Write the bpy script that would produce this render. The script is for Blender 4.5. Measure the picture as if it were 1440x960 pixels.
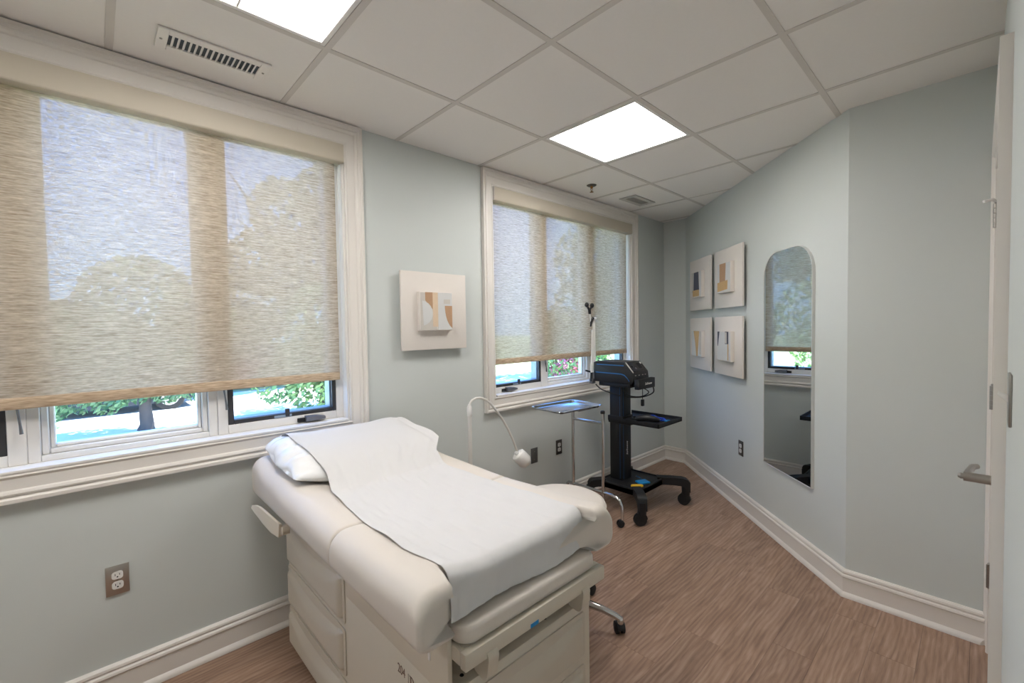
import bpy, bmesh, math, random
from mathutils import Vector, Matrix
random.seed(7)
S = bpy.context.scene
COL = S.collection
for o in list(bpy.data.objects): bpy.data.objects.remove(o)
PI = math.pi

# ------------------------------------------------------------------ camera
cam_d = bpy.data.cameras.new('camera'); cam = bpy.data.objects.new('camera', cam_d); COL.objects.link(cam)
S.camera = cam
CAM = Vector((-0.68985, -2.31248, 1.42958))
yaw, pit, rol = [math.radians(a) for a in (46.56245, -1.84202, -0.87937)]
fw = Vector((math.cos(yaw)*math.cos(pit), math.sin(yaw)*math.cos(pit), math.sin(pit)))
rt = Vector((math.sin(yaw), -math.cos(yaw), 0)); up = rt.cross(fw)
rt, up = math.cos(rol)*rt+math.sin(rol)*up, math.cos(rol)*up-math.sin(rol)*rt
m = Matrix((rt, up, -fw)).transposed().to_4x4(); m.translation = CAM
cam.matrix_world = m
cam_d.sensor_fit = 'HORIZONTAL'; cam_d.sensor_width = 36.0; cam_d.lens = 622.752/1440*36.0
cam_d.clip_start = 0.02; cam_d.clip_end = 400

# ------------------------------------------------------------------ sky, sun, exposure
SUN_STRENGTH, SKY_STRENGTH, LAMP_STRENGTH = 24.0, 5.0, 17.0
W = bpy.data.worlds.new('sky'); S.world = W; W.use_nodes = True
wn = W.node_tree.nodes; wl = W.node_tree.links
wtc = wn.new('ShaderNodeTexCoord'); wsep = wn.new('ShaderNodeSeparateXYZ'); wl.new(wtc.outputs['Generated'], wsep.inputs[0])
wcr = wn.new('ShaderNodeValToRGB'); wl.new(wsep.outputs['Z'], wcr.inputs[0])          # clear sky: pale at the horizon, deeper blue overhead
we = wcr.color_ramp.elements; we[0].position = 0.0; we[0].color = (.36, .63, 1.0, 1); we[1].position = 1.0; we[1].color = (.10, .30, .85, 1)
wm = we.new(.30); wm.color = (.16, .41, 1.0, 1)
wl.new(wcr.outputs[0], wn['Background'].inputs[0]); wn['Background'].inputs[1].default_value = SKY_STRENGTH
sd = bpy.data.lights.new('sun', 'SUN'); sd.energy = SUN_STRENGTH; sd.angle = 0.01; sd.color = (1, .95, .87)
sun = bpy.data.objects.new('sun', sd); COL.objects.link(sun)
sun.rotation_euler = Vector((-1.0, 0.06, -1.15)).to_track_quat('-Z', 'Y').to_euler(); sun.location = (16, -1, 18)
vs = S.view_settings
vs.view_transform = 'Standard'; vs.look = 'None'; vs.exposure = 0.22; vs.gamma = 1.0; vs.use_curve_mapping = False

# ------------------------------------------------------------------ materials
def lin(c):
    return tuple((v/255/12.92 if v/255 <= .04045 else ((v/255+.055)/1.055)**2.4) for v in c)
def mat(name, rgb, rough=.5, metal=0.0, noise=0.0, nscale=30, bump=0.0, bscale=200, spec=.5, stretch=(1, 1, 1), rand=0.0, trans=0.0):
    m = bpy.data.materials.new(name); m.use_nodes = True
    n = m.node_tree.nodes; l = m.node_tree.links; b = n['Principled BSDF']
    c = lin(rgb)+(1,)
    b.inputs['Base Color'].default_value = c; b.inputs['Roughness'].default_value = rough
    b.inputs['Metallic'].default_value = metal; b.inputs['Specular IOR Level'].default_value = spec
    if trans: b.inputs['Transmission Weight'].default_value = trans
    tc = n.new('ShaderNodeTexCoord'); mp = n.new('ShaderNodeMapping'); mp.inputs['Scale'].default_value = stretch
    l.new(tc.outputs['Object'], mp.inputs[0])
    if noise or rand:
        hv = n.new('ShaderNodeHueSaturation'); hv.inputs['Color'].default_value = c
        l.new(hv.outputs[0], b.inputs['Base Color'])
        nt = n.new('ShaderNodeTexNoise'); nt.inputs['Scale'].default_value = nscale; nt.inputs['Detail'].default_value = 4
        l.new(mp.outputs[0], nt.inputs['Vector'])
        mr = n.new('ShaderNodeMapRange'); mr.inputs[3].default_value = 1-noise; mr.inputs[4].default_value = 1+noise
        l.new(nt.outputs[0], mr.inputs[0])
        src = mr.outputs[0]
        if rand:
            oi = n.new('ShaderNodeObjectInfo'); m2 = n.new('ShaderNodeMapRange'); m2.inputs[3].default_value = 1-rand; m2.inputs[4].default_value = 1+rand
            l.new(oi.outputs['Random'], m2.inputs[0]); mu = n.new('ShaderNodeMath'); mu.operation = 'MULTIPLY'
            l.new(src, mu.inputs[0]); l.new(m2.outputs[0], mu.inputs[1]); src = mu.outputs[0]
        l.new(src, hv.inputs['Value'])
    if bump:
        bt = n.new('ShaderNodeTexNoise'); bt.inputs['Scale'].default_value = bscale; bt.inputs['Detail'].default_value = 3
        l.new(mp.outputs[0], bt.inputs['Vector'])
        bp = n.new('ShaderNodeBump'); bp.inputs['Strength'].default_value = bump; bp.inputs['Distance'].default_value = .002
        l.new(bt.outputs[0], bp.inputs['Height']); l.new(bp.outputs[0], b.inputs['Normal'])
    return m
def emis(name, rgb, strength):
    m = bpy.data.materials.new(name); m.use_nodes = True
    b = m.node_tree.nodes['Principled BSDF']; b.inputs['Base Color'].default_value = (.8, .8, .8, 1)
    b.inputs['Emission Color'].default_value = lin(rgb)+(1,); b.inputs['Emission Strength'].default_value = strength
    return m
M = dict(
 wall=mat('wall_paint', (206, 211, 208), .62, noise=.012, nscale=6, bump=.05, bscale=400, spec=.3),
 trim=mat('trim_paint', (227, 222, 215), .38, spec=.4),
 tile=mat('ceiling_tile_face', (240, 236, 231), .9, noise=.015, nscale=60, bump=.25, bscale=500, spec=.15),
 tbar=mat('grid_paint', (213, 207, 200), .6),
 sash=mat('sash_vinyl', (232, 229, 224), .35),
 black_frame=mat('bronze_sash', (52, 52, 54), .45),
 alu=mat('aluminium_edge', (150, 165, 178), .4, .3),
 crank=mat('pewter', (120, 120, 122), .4, .6),
 cassette=mat('cassette_fabric', (202, 193, 176), .7),
 pad=mat('cream_vinyl', (217, 209, 199), .42, noise=.01, nscale=8, bump=.06, bscale=350),
 shell=mat('cream_enamel', (212, 204, 188), .4),
 shell_d=mat('cream_plastic', (205, 197, 182), .45),
 paper=mat('exam_paper', (213, 212, 211), .75, spec=.2, bump=.15, bscale=60),
 poly=mat('pillow_film', (238, 238, 237), .25, bump=.2, bscale=25),
 brown=mat('brown_print', (110, 82, 66), .6),
 black=mat('black_plastic', (21, 21, 23), .45, noise=.1, nscale=20),
 black_m=mat('black_powder_coat', (16, 16, 18), .55),
 screen=mat('dark_panel', (10, 12, 20), .15),
 rubber=mat('black_rubber', (18, 18, 19), .6),
 chrome=mat('chrome', (205, 205, 205), .12, 1.0),
 steel=mat('brushed_steel', (190, 184, 176), .3, 1.0),
 satin=mat('satin_nickel', (170, 166, 160), .32, 1.0),
 tray=mat('tray_steel', (190, 194, 198), .16, 1.0),
 bluestripe=mat('blue_stripe', (20, 92, 150), .4),
 bluecable=mat('blue_cable', (25, 70, 190), .4),
 blueitem=mat('blue_label', (20, 135, 200), .5),
 yellow=mat('yellow_tag', (225, 180, 40), .5),
 white=mat('white_plastic', (232, 230, 226), .3),
 lampwhite=mat('lamp_enamel', (224, 221, 215), .35),
 canvas=mat('plaster_board', (226, 219, 211), .85, noise=.02, nscale=12, bump=.3, bscale=90),
 art_tan=mat('tan_paper', (186, 150, 118), .85, noise=.08, nscale=60),
 art_sand=mat('sand_paper', (222, 200, 172), .85, noise=.06, nscale=60),
 art_grey=mat('pale_grey_paper', (214, 214, 212), .85, noise=.03, nscale=30),
 art_stone=mat('stone_paper', (205, 199, 190), .85, noise=.06, nscale=30),
 art_dark=mat('slate_paper', (84, 86, 96), .85, noise=.1, nscale=40),
 art_ochre=mat('ochre_paper', (205, 170, 122), .85, noise=.1, nscale=60),
 plate_dark=mat('bronze_plate', (92, 88, 84), .4, .7),
 plate_grey=mat('grey_plate', (112, 112, 110), .4, .5),
 socket=mat('socket_plastic', (228, 226, 222), .35),
 edge=mat('silver_edge', (214, 214, 211), .35, .3),
 hole=mat('dark_slot', (18, 17, 16), .7),
 vent_grey=mat('grey_grille', (196, 192, 187), .5),
 duct=mat('duct_inside', (70, 78, 84), .6),
 brass=mat('brass', (150, 110, 70), .35, .9),
 grass=mat('lawn_grass', (148, 166, 120), .9, noise=.2, nscale=3),
 concrete=mat('pale_concrete', (222, 218, 210), .85, noise=.04, nscale=2),
 bark=mat('tree_bark', (84, 76, 72), .9, noise=.25, nscale=14, stretch=(1, 1, .3)),
 leaf=mat('green_leaf', (92, 128, 84), .6, noise=.3, nscale=4),
 leaf2=mat('light_green_leaf', (130, 160, 96), .6, noise=.3, nscale=4),
 leaf3=mat('olive_leaf', (118, 122, 80), .6, noise=.3, nscale=3),
 pink=mat('pink_petal', (226, 120, 150), .6, noise=.2, nscale=9),
 car_blue=mat('dark_car_paint', (40, 48, 58), .25, .3),
 car_red=mat('red_car_paint', (190, 40, 50), .25, .2),
 car_glass=mat('car_glass', (30, 36, 42), .08),
 outside=mat('outside_stucco', (200, 190, 175), .9),
)
LIGHT = emis('troffer_diffuser', (255, 251, 248), LAMP_STRENGTH)

def floor_material():
    m = bpy.data.materials.new('oak_vinyl_plank'); m.use_nodes = True
    n = m.node_tree.nodes; l = m.node_tree.links; b = n['Principled BSDF']
    b.inputs['Roughness'].default_value = .42; b.inputs['Specular IOR Level'].default_value = .35
    tc = n.new('ShaderNodeTexCoord'); oi = n.new('ShaderNodeObjectInfo')
    off = n.new('ShaderNodeVectorMath'); off.operation = 'SCALE'; off.inputs['Scale'].default_value = 37.0
    comb = n.new('ShaderNodeCombineXYZ'); l.new(oi.outputs['Random'], comb.inputs[0]); l.new(oi.outputs['Random'], comb.inputs[1])
    l.new(comb.outputs[0], off.inputs[0])
    add = n.new('ShaderNodeVectorMath'); l.new(tc.outputs['Object'], add.inputs[0]); l.new(off.outputs[0], add.inputs[1])
    mp = n.new('ShaderNodeMapping'); mp.inputs['Scale'].default_value = (1.0, 6, 1); l.new(add.outputs[0], mp.inputs[0])
    n1 = n.new('ShaderNodeTexNoise'); n1.inputs['Scale'].default_value = 2.2; n1.inputs['Detail'].default_value = 6; n1.inputs['Distortion'].default_value = 2.6
    l.new(mp.outputs[0], n1.inputs['Vector'])
    mp2 = n.new('ShaderNodeMapping'); mp2.inputs['Scale'].default_value = (6, 210, 1); l.new(add.outputs[0], mp2.inputs[0])
    n2 = n.new('ShaderNodeTexNoise'); n2.inputs['Scale'].default_value = 1.5; n2.inputs['Detail'].default_value = 5; l.new(mp2.outputs[0], n2.inputs['Vector'])
    # cathedral grain: rings of a stretched distance field
    wv = n.new('ShaderNodeTexWave'); wv.wave_type = 'BANDS'; wv.bands_direction = 'Y'; wv.inputs['Scale'].default_value = 2.2
    wv.inputs['Distortion'].default_value = 7; wv.inputs['Detail'].default_value = 3; wv.inputs['Detail Scale'].default_value = 1.0
    mp3 = n.new('ShaderNodeMapping'); mp3.inputs['Scale'].default_value = (1.6, 7, 1); l.new(add.outputs[0], mp3.inputs[0]); l.new(mp3.outputs[0], wv.inputs['Vector'])
    mix1 = n.new('ShaderNodeMix'); mix1.data_type = 'FLOAT'; mix1.inputs[0].default_value = .30
    l.new(n1.outputs[0], mix1.inputs[2]); l.new(n2.outputs[0], mix1.inputs[3])
    mix2 = n.new('ShaderNodeMix'); mix2.data_type = 'FLOAT'; mix2.inputs[0].default_value = .13
    l.new(mix1.outputs[0], mix2.inputs[2]); l.new(wv.outputs['Fac'], mix2.inputs[3])
    cr = n.new('ShaderNodeValToRGB'); l.new(mix2.outputs[0], cr.inputs[0])
    e = cr.color_ramp.elements
    e[0].position = .26; e[0].color = lin((122, 97, 82))+(1,); e[1].position = .76; e[1].color = lin((184, 157, 138))+(1,)
    mid = e.new(.5); mid.color = lin((156, 127, 107))+(1,)
    hv = n.new('ShaderNodeHueSaturation'); l.new(cr.outputs[0], hv.inputs['Color'])
    mr = n.new('ShaderNodeMapRange'); mr.inputs[3].default_value = .88; mr.inputs[4].default_value = 1.1; l.new(oi.outputs['Random'], mr.inputs[0]); l.new(mr.outputs[0], hv.inputs['Value'])
    l.new(hv.outputs[0], b.inputs['Base Color'])
    bp = n.new('ShaderNodeBump'); bp.inputs['Strength'].default_value = .12; bp.inputs['Distance'].default_value = .001; l.new(n2.outputs[0], bp.inputs['Height']); l.new(bp.outputs[0], b.inputs['Normal'])
    return m
M['floor'] = floor_material()

def glass_material():
    m = bpy.data.materials.new('window_glass'); m.use_nodes = True
    n = m.node_tree.nodes; l = m.node_tree.links; n.remove(n['Principled BSDF'])
    out = n['Material Output']; t = n.new('ShaderNodeBsdfTransparent'); t.inputs[0].default_value = (.95, .98, .985, 1)
    g = n.new('ShaderNodeBsdfGlossy'); g.inputs['Roughness'].default_value = .02
    mx = n.new('ShaderNodeMixShader'); mx.inputs[0].default_value = .045; l.new(t.outputs[0], mx.inputs[1]); l.new(g.outputs[0], mx.inputs[2]); l.new(mx.outputs[0], out.inputs[0])
    return m
M['glass'] = glass_material()
def mirror_material():
    return mat('mirror_silver', (222, 226, 226), .01, 1.0)
M['mirror'] = mirror_material()

def fabric_material():
    # woven solar shade: open weave lets part of the view through
    m = bpy.data.materials.new('woven_shade'); m.use_nodes = True
    n = m.node_tree.nodes; l = m.node_tree.links; n.remove(n['Principled BSDF']); out = n['Material Output']
    tc = n.new('ShaderNodeTexCoord')
    def noise(sc, scale, det=3):
        mp = n.new('ShaderNodeMapping'); mp.inputs['Scale'].default_value = sc; l.new(tc.outputs['Object'], mp.inputs[0])
        t = n.new('ShaderNodeTexNoise'); t.inputs['Scale'].default_value = scale; t.inputs['Detail'].default_value = det; l.new(mp.outputs[0], t.inputs['Vector']); return t.outputs[0]
    thread = noise((28, 1, 230), 1.0); slub = noise((9, 1, 150), 1.0, 2); holes = noise((70, 1, 200), 1.0, 2)
    cr = n.new('ShaderNodeValToRGB'); e = cr.color_ramp.elements
    e[0].position = .28; e[0].color = lin((150, 130, 108))+(1,); e[1].position = .72; e[1].color = lin((228, 212, 190))+(1,)
    mx0 = n.new('ShaderNodeMix'); mx0.data_type = 'FLOAT'; mx0.inputs[0].default_value = .45; l.new(thread, mx0.inputs[2]); l.new(slub, mx0.inputs[3]); l.new(mx0.outputs[0], cr.inputs[0])
    d = n.new('ShaderNodeBsdfDiffuse'); l.new(cr.outputs[0], d.inputs[0])
    tl = n.new('ShaderNodeBsdfTranslucent'); l.new(cr.outputs[0], tl.inputs[0])
    m1 = n.new('ShaderNodeMixShader'); m1.inputs[0].default_value = .24; l.new(d.outputs[0], m1.inputs[1]); l.new(tl.outputs[0], m1.inputs[2])
    tr = n.new('ShaderNodeBsdfTransparent')
    mr = n.new('ShaderNodeMapRange'); mr.inputs[1].default_value = .35; mr.inputs[2].default_value = .65; mr.inputs[3].default_value = .0; mr.inputs[4].default_value = .12; l.new(holes, mr.inputs[0])
    m2 = n.new('ShaderNodeMixShader'); l.new(mr.outputs[0], m2.inputs[0]); l.new(m1.outputs[0], m2.inputs[1]); l.new(tr.outputs[0], m2.inputs[2])
    l.new(m2.outputs[0], out.inputs[0])
    # the hem is two layers of the same cloth without the open weave
    h = bpy.data.materials.new('woven_hem'); h.use_nodes = True
    hb = h.node_tree.nodes['Principled BSDF']; hb.inputs['Roughness'].default_value = .9
    hn = h.node_tree.nodes; hl = h.node_tree.links; htc = hn.new('ShaderNodeTexCoord'); hm = hn.new('ShaderNodeMapping'); hm.inputs['Scale'].default_value = (20, 1, 200); hl.new(htc.outputs['Object'], hm.inputs[0])
    ht = hn.new('ShaderNodeTexNoise'); ht.inputs['Scale'].default_value = 1; hl.new(hm.outputs[0], ht.inputs['Vector'])
    hc = hn.new('ShaderNodeValToRGB'); hc.color_ramp.elements[0].color = lin((158, 134, 108))+(1,); hc.color_ramp.elements[1].color = lin((222, 200, 172))+(1,); hc.color_ramp.elements[0].position = .25; hc.color_ramp.elements[1].position = .75
    hl.new(ht.outputs[0], hc.inputs[0]); hl.new(hc.outputs[0], hb.inputs['Base Color'])
    return m, h
M['fabric'], M['hem'] = fabric_material()

# ------------------------------------------------------------------ mesh helpers
WL = {}                      # world location of each object (everything is translation only)
class MB:
    def __init__(s): s.bm = bmesh.new(); s.T = Matrix()
    def add(s, b):
        b.transform(s.T); me = bpy.data.meshes.new('tmp'); b.to_mesh(me); b.free(); s.bm.from_mesh(me); bpy.data.meshes.remove(me); return s
    def box(s, x0, x1, y0, y1, z0, z1, bev=0, seg=2):
        b = bmesh.new(); bmesh.ops.create_cube(b, size=1)
        for v in b.verts: v.co = Vector(((x0+x1)/2+v.co.x*abs(x1-x0), (y0+y1)/2+v.co.y*abs(y1-y0), (z0+z1)/2+v.co.z*abs(z1-z0)))
        if bev: bmesh.ops.bevel(b, geom=b.edges[:], offset=bev, segments=seg, profile=.5, affect='EDGES')
        return s.add(b)
    def poly(s, pts, d, bev=0):
        """prism: polygon pts (3-D, planar) pushed along vector d"""
        b = bmesh.new(); d = Vector(d)
        a = [b.verts.new(p) for p in pts]; c = [b.verts.new(Vector(p)+d) for p in pts]; k = len(pts)
        b.faces.new(a); b.faces.new(c[::-1])
        for i in range(k): b.faces.new((a[i], c[i], c[(i+1) % k], a[(i+1) % k]))
        bmesh.ops.recalc_face_normals(b, faces=b.faces[:])
        if bev: bmesh.ops.bevel(b, geom=b.edges[:], offset=bev, segments=2, profile=.5, affect='EDGES')
        return s.add(b)
    def loft(s, rings, cap=True, closed=True):
        b = bmesh.new(); R = [[b.verts.new(p) for p in r] for r in rings]; k = len(R[0])
        for i in range(len(R)-1):
            for j in range(k if closed else k-1):
                b.faces.new((R[i][j], R[i][(j+1) % k], R[i+1][(j+1) % k], R[i+1][j]))
        if cap and closed: b.faces.new(R[0][::-1]); b.faces.new(R[-1])
        bmesh.ops.recalc_face_normals(b, faces=b.faces[:])
        return s.add(b)
    def tube(s, pts, r, seg=10, cap=True):
        pts = [Vector(p) for p in pts]; rings = []; n = len(pts)
        rr = r if isinstance(r, (list, tuple)) else [r]*n
        t0 = (pts[1]-pts[0]).normalized(); ref = Vector((0, 0, 1)) if abs(t0.z) < .9 else Vector((1, 0, 0))
        u = t0.cross(ref).normalized()
        for i, p in enumerate(pts):
            t = ((pts[min(i+1, n-1)]-p).normalized()+(p-pts[max(i-1, 0)]).normalized()).normalized() if 0 < i < n-1 else (pts[min(i+1, n-1)]-pts[max(i-1, 0)]).normalized()
            u = (u-t*u.dot(t)).normalized(); w = t.cross(u)
            rings.append([p+rr[i]*(math.cos(a)*u+math.sin(a)*w) for a in [2*PI*k/seg for k in range(seg)]])
        return s.loft(rings, cap)
    def lathe(s, prof, c=(0, 0, 0), axis=(0, 0, 1), seg=28):
        ax = Vector(axis).normalized(); q = Vector((0, 0, 1)).rotation_difference(ax); c = Vector(c)
        return s.loft([[c+q @ Vector((r*math.cos(2*PI*k/seg), r*math.sin(2*PI*k/seg), z)) for k in range(seg)] for r, z in prof])
    def ball(s, c, r, sub=2, sc=(1, 1, 1)):
        b = bmesh.new(); bmesh.ops.create_icosphere(b, subdivisions=sub, radius=r)
        for v in b.verts: v.co = Vector((v.co.x*sc[0], v.co.y*sc[1], v.co.z*sc[2]))+Vector(c)
        return s.add(b)
    def build(s, name, material, parent=None, sharp=40, mesh_only=False):
        me = bpy.data.meshes.new(name); bm = s.bm
        xs = [v.co for v in bm.verts]
        lo = Vector([min(p[i] for p in xs) for i in range(3)]); hi = Vector([max(p[i] for p in xs) for i in range(3)])
        org = Vector(((lo.x+hi.x)/2, (lo.y+hi.y)/2, lo.z))
        bm.transform(Matrix.Translation(-org)); bm.to_mesh(me); bm.free()
        for p in me.polygons: p.use_smooth = True
        me.set_sharp_from_angle(angle=math.radians(sharp))
        me.materials.append(M[material] if isinstance(material, str) else material)
        o = bpy.data.objects.new(name, me); COL.objects.link(o); place(o, org, parent)
        return o
def place(o, world, parent=None):
    world = Vector(world); WL[o.name] = world
    o.location = world-(WL[parent.name] if parent else Vector())
    o.parent = parent
def tag(o, label=None, cat=None, group=None, kind=None):
    if label: o['label'] = label
    if cat: o['category'] = cat
    if group: o['group'] = group
    if kind: o['kind'] = kind
    return o
def empty(name, loc, label=None, cat=None, group=None, kind=None):
    o = bpy.data.objects.new(name, None); COL.objects.link(o); o.empty_display_size = .05; place(o, loc)
    return tag(o, label, cat, group, kind)
def copy_tree(root, delta):
    """copy of a thing and its parts, moved by delta"""
    def cp(o, par):
        c = o.copy(); COL.objects.link(c); place(c, WL[o.name]+Vector(delta), par)
        for ch in [k for k in ALL_CH(o)]: cp(ch, c)
        return c
    return cp(root, None)
def ALL_CH(o): return [k for k in bpy.data.objects if k.parent == o]
def text_mesh(body, size, mtx, name, material, parent, depth=.0008, shear=0, align='LEFT'):
    cu = bpy.data.curves.new(name, 'FONT'); cu.body = body; cu.size = size; cu.extrude = depth/2; cu.shear = shear; cu.align_x = align; cu.resolution_u = 4
    t = bpy.data.objects.new('tmp_text', cu); COL.objects.link(t)
    dg = bpy.context.evaluated_depsgraph_get(); me = bpy.data.meshes.new_from_object(t.evaluated_get(dg))
    bpy.data.objects.remove(t); bpy.data.curves.remove(cu)
    b = MB(); b.bm.from_mesh(me); bpy.data.meshes.remove(me); b.bm.transform(mtx)
    return b.build(name, material, parent)
def basis(o, ex, ey, ez):
    m = Matrix((Vector(ex), Vector(ey), Vector(ez))).transposed().to_4x4(); m.translation = Vector(o); return m
def arc(c, r, a0, a1, u, w, n=8):
    return [Vector(c)+r*(math.cos(a)*Vector(u)+math.sin(a)*Vector(w)) for a in [a0+(a1-a0)*i/n for i in range(n+1)]]
def rrect(x0, x1, z0, z1, r, n=6):
    p = []
    for cx, cz, a in ((x1-r, z1-r, 0), (x0+r, z1-r, PI/2), (x0+r, z0+r, PI), (x1-r, z0+r, 3*PI/2)):
        p += [(cx+r*math.cos(a+PI/2*i/n), cz+r*math.sin(a+PI/2*i/n)) for i in range(n+1)]
    return p
def smooth(t): t = max(0, min(1, t)); return t*t*(3-2*t)

# ------------------------------------------------------------------ room shell
H = 2.506; T = .6096; GY = .037
XB, XF, YR = -3.6, 3.735, -2.363
P = [(XB, 0), (XF, 0), (XF, -.24), (2.13, -1.845), (2.13, YR), (XB, YR)]
def clip(poly, a, b, c):            # keep a*x+b*y<=c
    out = []
    for i in range(len(poly)):
        p, q = poly[i], poly[(i+1) % len(poly)]; dp = a*p[0]+b*p[1]-c; dq = a*q[0]+b*q[1]-c
        if dp <= 0: out.append(p)
        if (dp < 0 < dq) or (dq < 0 < dp):
            t = dp/(dp-dq); out.append((p[0]+t*(q[0]-p[0]), p[1]+t*(q[1]-p[1])))
    return out
def room_clip(x0, x1, y0, y1, gap=.0):
    base = [(x0, y0), (x1, y0), (x1, y1), (x0, y1)]
    for a, b, c in ((-1, 0, -XB), (0, 1, -gap), (0, -1, -YR)): 
        base = clip(base, a, b, c)
        if len(base) < 3: return []
    A = clip(clip(clip(base, 0, -1, 1.845), 1, -1, 3.975), 1, 0, XF) if base else []
    B = clip(clip(base, 0, 1, -1.845), 1, 0, 2.13)
    def area(p): return abs(sum(p[i][0]*p[(i+1) % len(p)][1]-p[(i+1) % len(p)][0]*p[i][1] for i in range(len(p))))/2 if len(p) > 2 else 0
    def dd(p):
        r = []
        for q in p:
            if not r or math.dist(q, r[-1]) > 1e-5: r.append(q)
        if len(r) > 1 and math.dist(r[0], r[-1]) < 1e-5: r.pop()
        return r
    return [dd(p) for p in (A, B) if area(p) > 2e-4]

# floor: sub-floor slab with planks running along the window wall
fb = MB(); fb.box(XB-.1, XF+.1, YR-.1, .1, -.12, -.006); floor = tag(fb.build('floor', 'hole'), 'wood-look vinyl plank floor in warm greyish brown', None, None, 'structure')
PW, PL, row = .1524, 1.22, 0
y = -1.235+PW*9
rng = random.Random(3)
while y > YR:
    x = XB-rng.random()*PL
    while x < XF:
        polys = room_clip(x+.0004, x+PL-.0004, y-PW+.0004, y-.0004)
        if polys:
            b = MB()
            for p in polys: b.poly([(q[0], q[1], -.006) for q in p], (0, 0, .006))
            b.build('plank', 'floor', floor)
        x += PL
    y -= PW
# ceiling: slab, recessed lay-in tiles and T-bars
LIGHT_TILES = {(-4, 1), (-1, 1), (2, 1)}
cb = MB(); cb.box(XB-.1, XF+.1, YR-.1, .1, H+.06, H+.16); ceiling = tag(cb.build('ceiling', 'tile'), 'suspended ceiling of white square lay-in tiles in a metal grid', None, None, 'structure')
for i in range(-6, 7):
    for j in range(0, 4):
        if (i, j) in LIGHT_TILES: continue
        polys = room_clip(i*T+.0085, (i+1)*T-.0085, GY-(j+1)*T+.0085, GY-j*T-.0085, .002)
        if polys:
            b = MB()
            for p in polys: b.poly([(q[0], q[1], H+.003) for q in p], (0, 0, .016))
            b.build('ceiling_tile', 'tile', ceiling)
def tbar(x0, x1, y0, y1):
    polys = room_clip(x0, x1, y0, y1, .002)
    if polys:
        b = MB()
        for p in polys: b.poly([(q[0], q[1], H) for q in p], (0, 0, .009))
        b.build('grid_bar', 'tbar', ceiling)
for i in range(-5, 7): tbar(i*T-.012, i*T+.012, YR, 0)
for j in range(1, 4):
    for i in range(-6, 7): tbar(i*T+.0121, (i+1)*T-.0121, GY-j*T-.012, GY-j*T+.012)

# walls
WIN = [(-1.461, .297), (1.327, 3.085)]; WZ0, WZ1 = .945, 2.395
wb = MB(); xs = [XB-.1, WIN[0][0], WIN[0][1], WIN[1][0], WIN[1][1], XF+.1]
for a in (0, 2, 4): wb.box(xs[a], xs[a+1], 0, .16, -.1, H+.05)
for a, b_ in WIN: wb.box(a, b_, 0, .16, -.1, WZ0); wb.box(a, b_, 0, .16, WZ1, H+.05)
tag(wb.build('wall_left', 'wall'), 'pale sage window wall', None, None, 'structure')
def wall(name, p, q, t=.1, label=''):
    d = (Vector(q)-Vector(p)).normalized(); n = Vector((-d.y, d.x))*t
    b = MB(); b.poly([(p[0], p[1], -.1), (q[0], q[1], -.1), (q[0]+n.x, q[1]+n.y, -.1), (p[0]+n.x, p[1]+n.y, -.1)], (0, 0, H+.15))
    return tag(b.build(name, 'wall'), label, None, None, 'structure')
wall('wall_far', P[1], P[2], .1, 'short pale sage wall in the far corner')
wall('wall_diagonal', P[2], P[3], .1, 'pale sage angled wall carrying the mirror')
wall('wall_end', P[3], P[4], .1, 'pale sage wall beside the door')
wall('wall_back', P[5], P[0], .1, 'pale sage wall behind the camera')
DX0, DX1, DZ = 1.09, 2.05, 2.055
b = MB(); b.box(XB-.1, DX0, YR-.12, YR, -.1, H+.05); b.box(DX0, DX1, YR-.12, YR, DZ, H+.05); b.box(DX1, 2.23, YR-.12, YR, -.1, H+.05)
tag(b.build('wall_right', 'wall'), 'pale sage wall holding the door', None, None, 'structure')

# baseboards with mitred corners
prof = [(0, 0), (.030, 0), (.030, .008), (.026, .018), (.019, .024), (.017, .026), (.017, .098), (.019, .100), (.022, .104), (.020, .112), (.014, .117), (.014, .121), (.017, .125), (.015, .134), (.008, .140), (0, .141)]
def offset_vertex(k, d):
    n = len(P); a = Vector(P[k-1]); v = Vector(P[k]); c = Vector(P[(k+1) % n])
    d1 = (v-a).normalized(); d2 = (c-v).normalized(); n1 = Vector((d1.y, -d1.x)); n2 = Vector((d2.y, -d2.x))
    return v+d*(n1+n2)/(1+n1.dot(n2))
def baseboard(name, k, label, cut=None):
    r0 = [offset_vertex(k, d) for d, z in prof]; r1 = [offset_vertex((k+1) % 6, d) for d, z in prof]
    if cut is not None: r0 = [Vector((cut, v.y)) for v in r0]
    b = MB(); b.loft([[(v.x, v.y, z) for v, (d, z) in zip(r, prof)] for r in (r0, r1)])
    tag(b.build(name, 'trim', sharp=30), label, None, None, 'structure')
for k, nm in enumerate(('left', 'far', 'diagonal', 'end', 'right', 'back')):
    baseboard('baseboard_'+nm, k, 'cream moulded baseboard along the %s wall' % nm, .998 if nm == 'right' else None)

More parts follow.
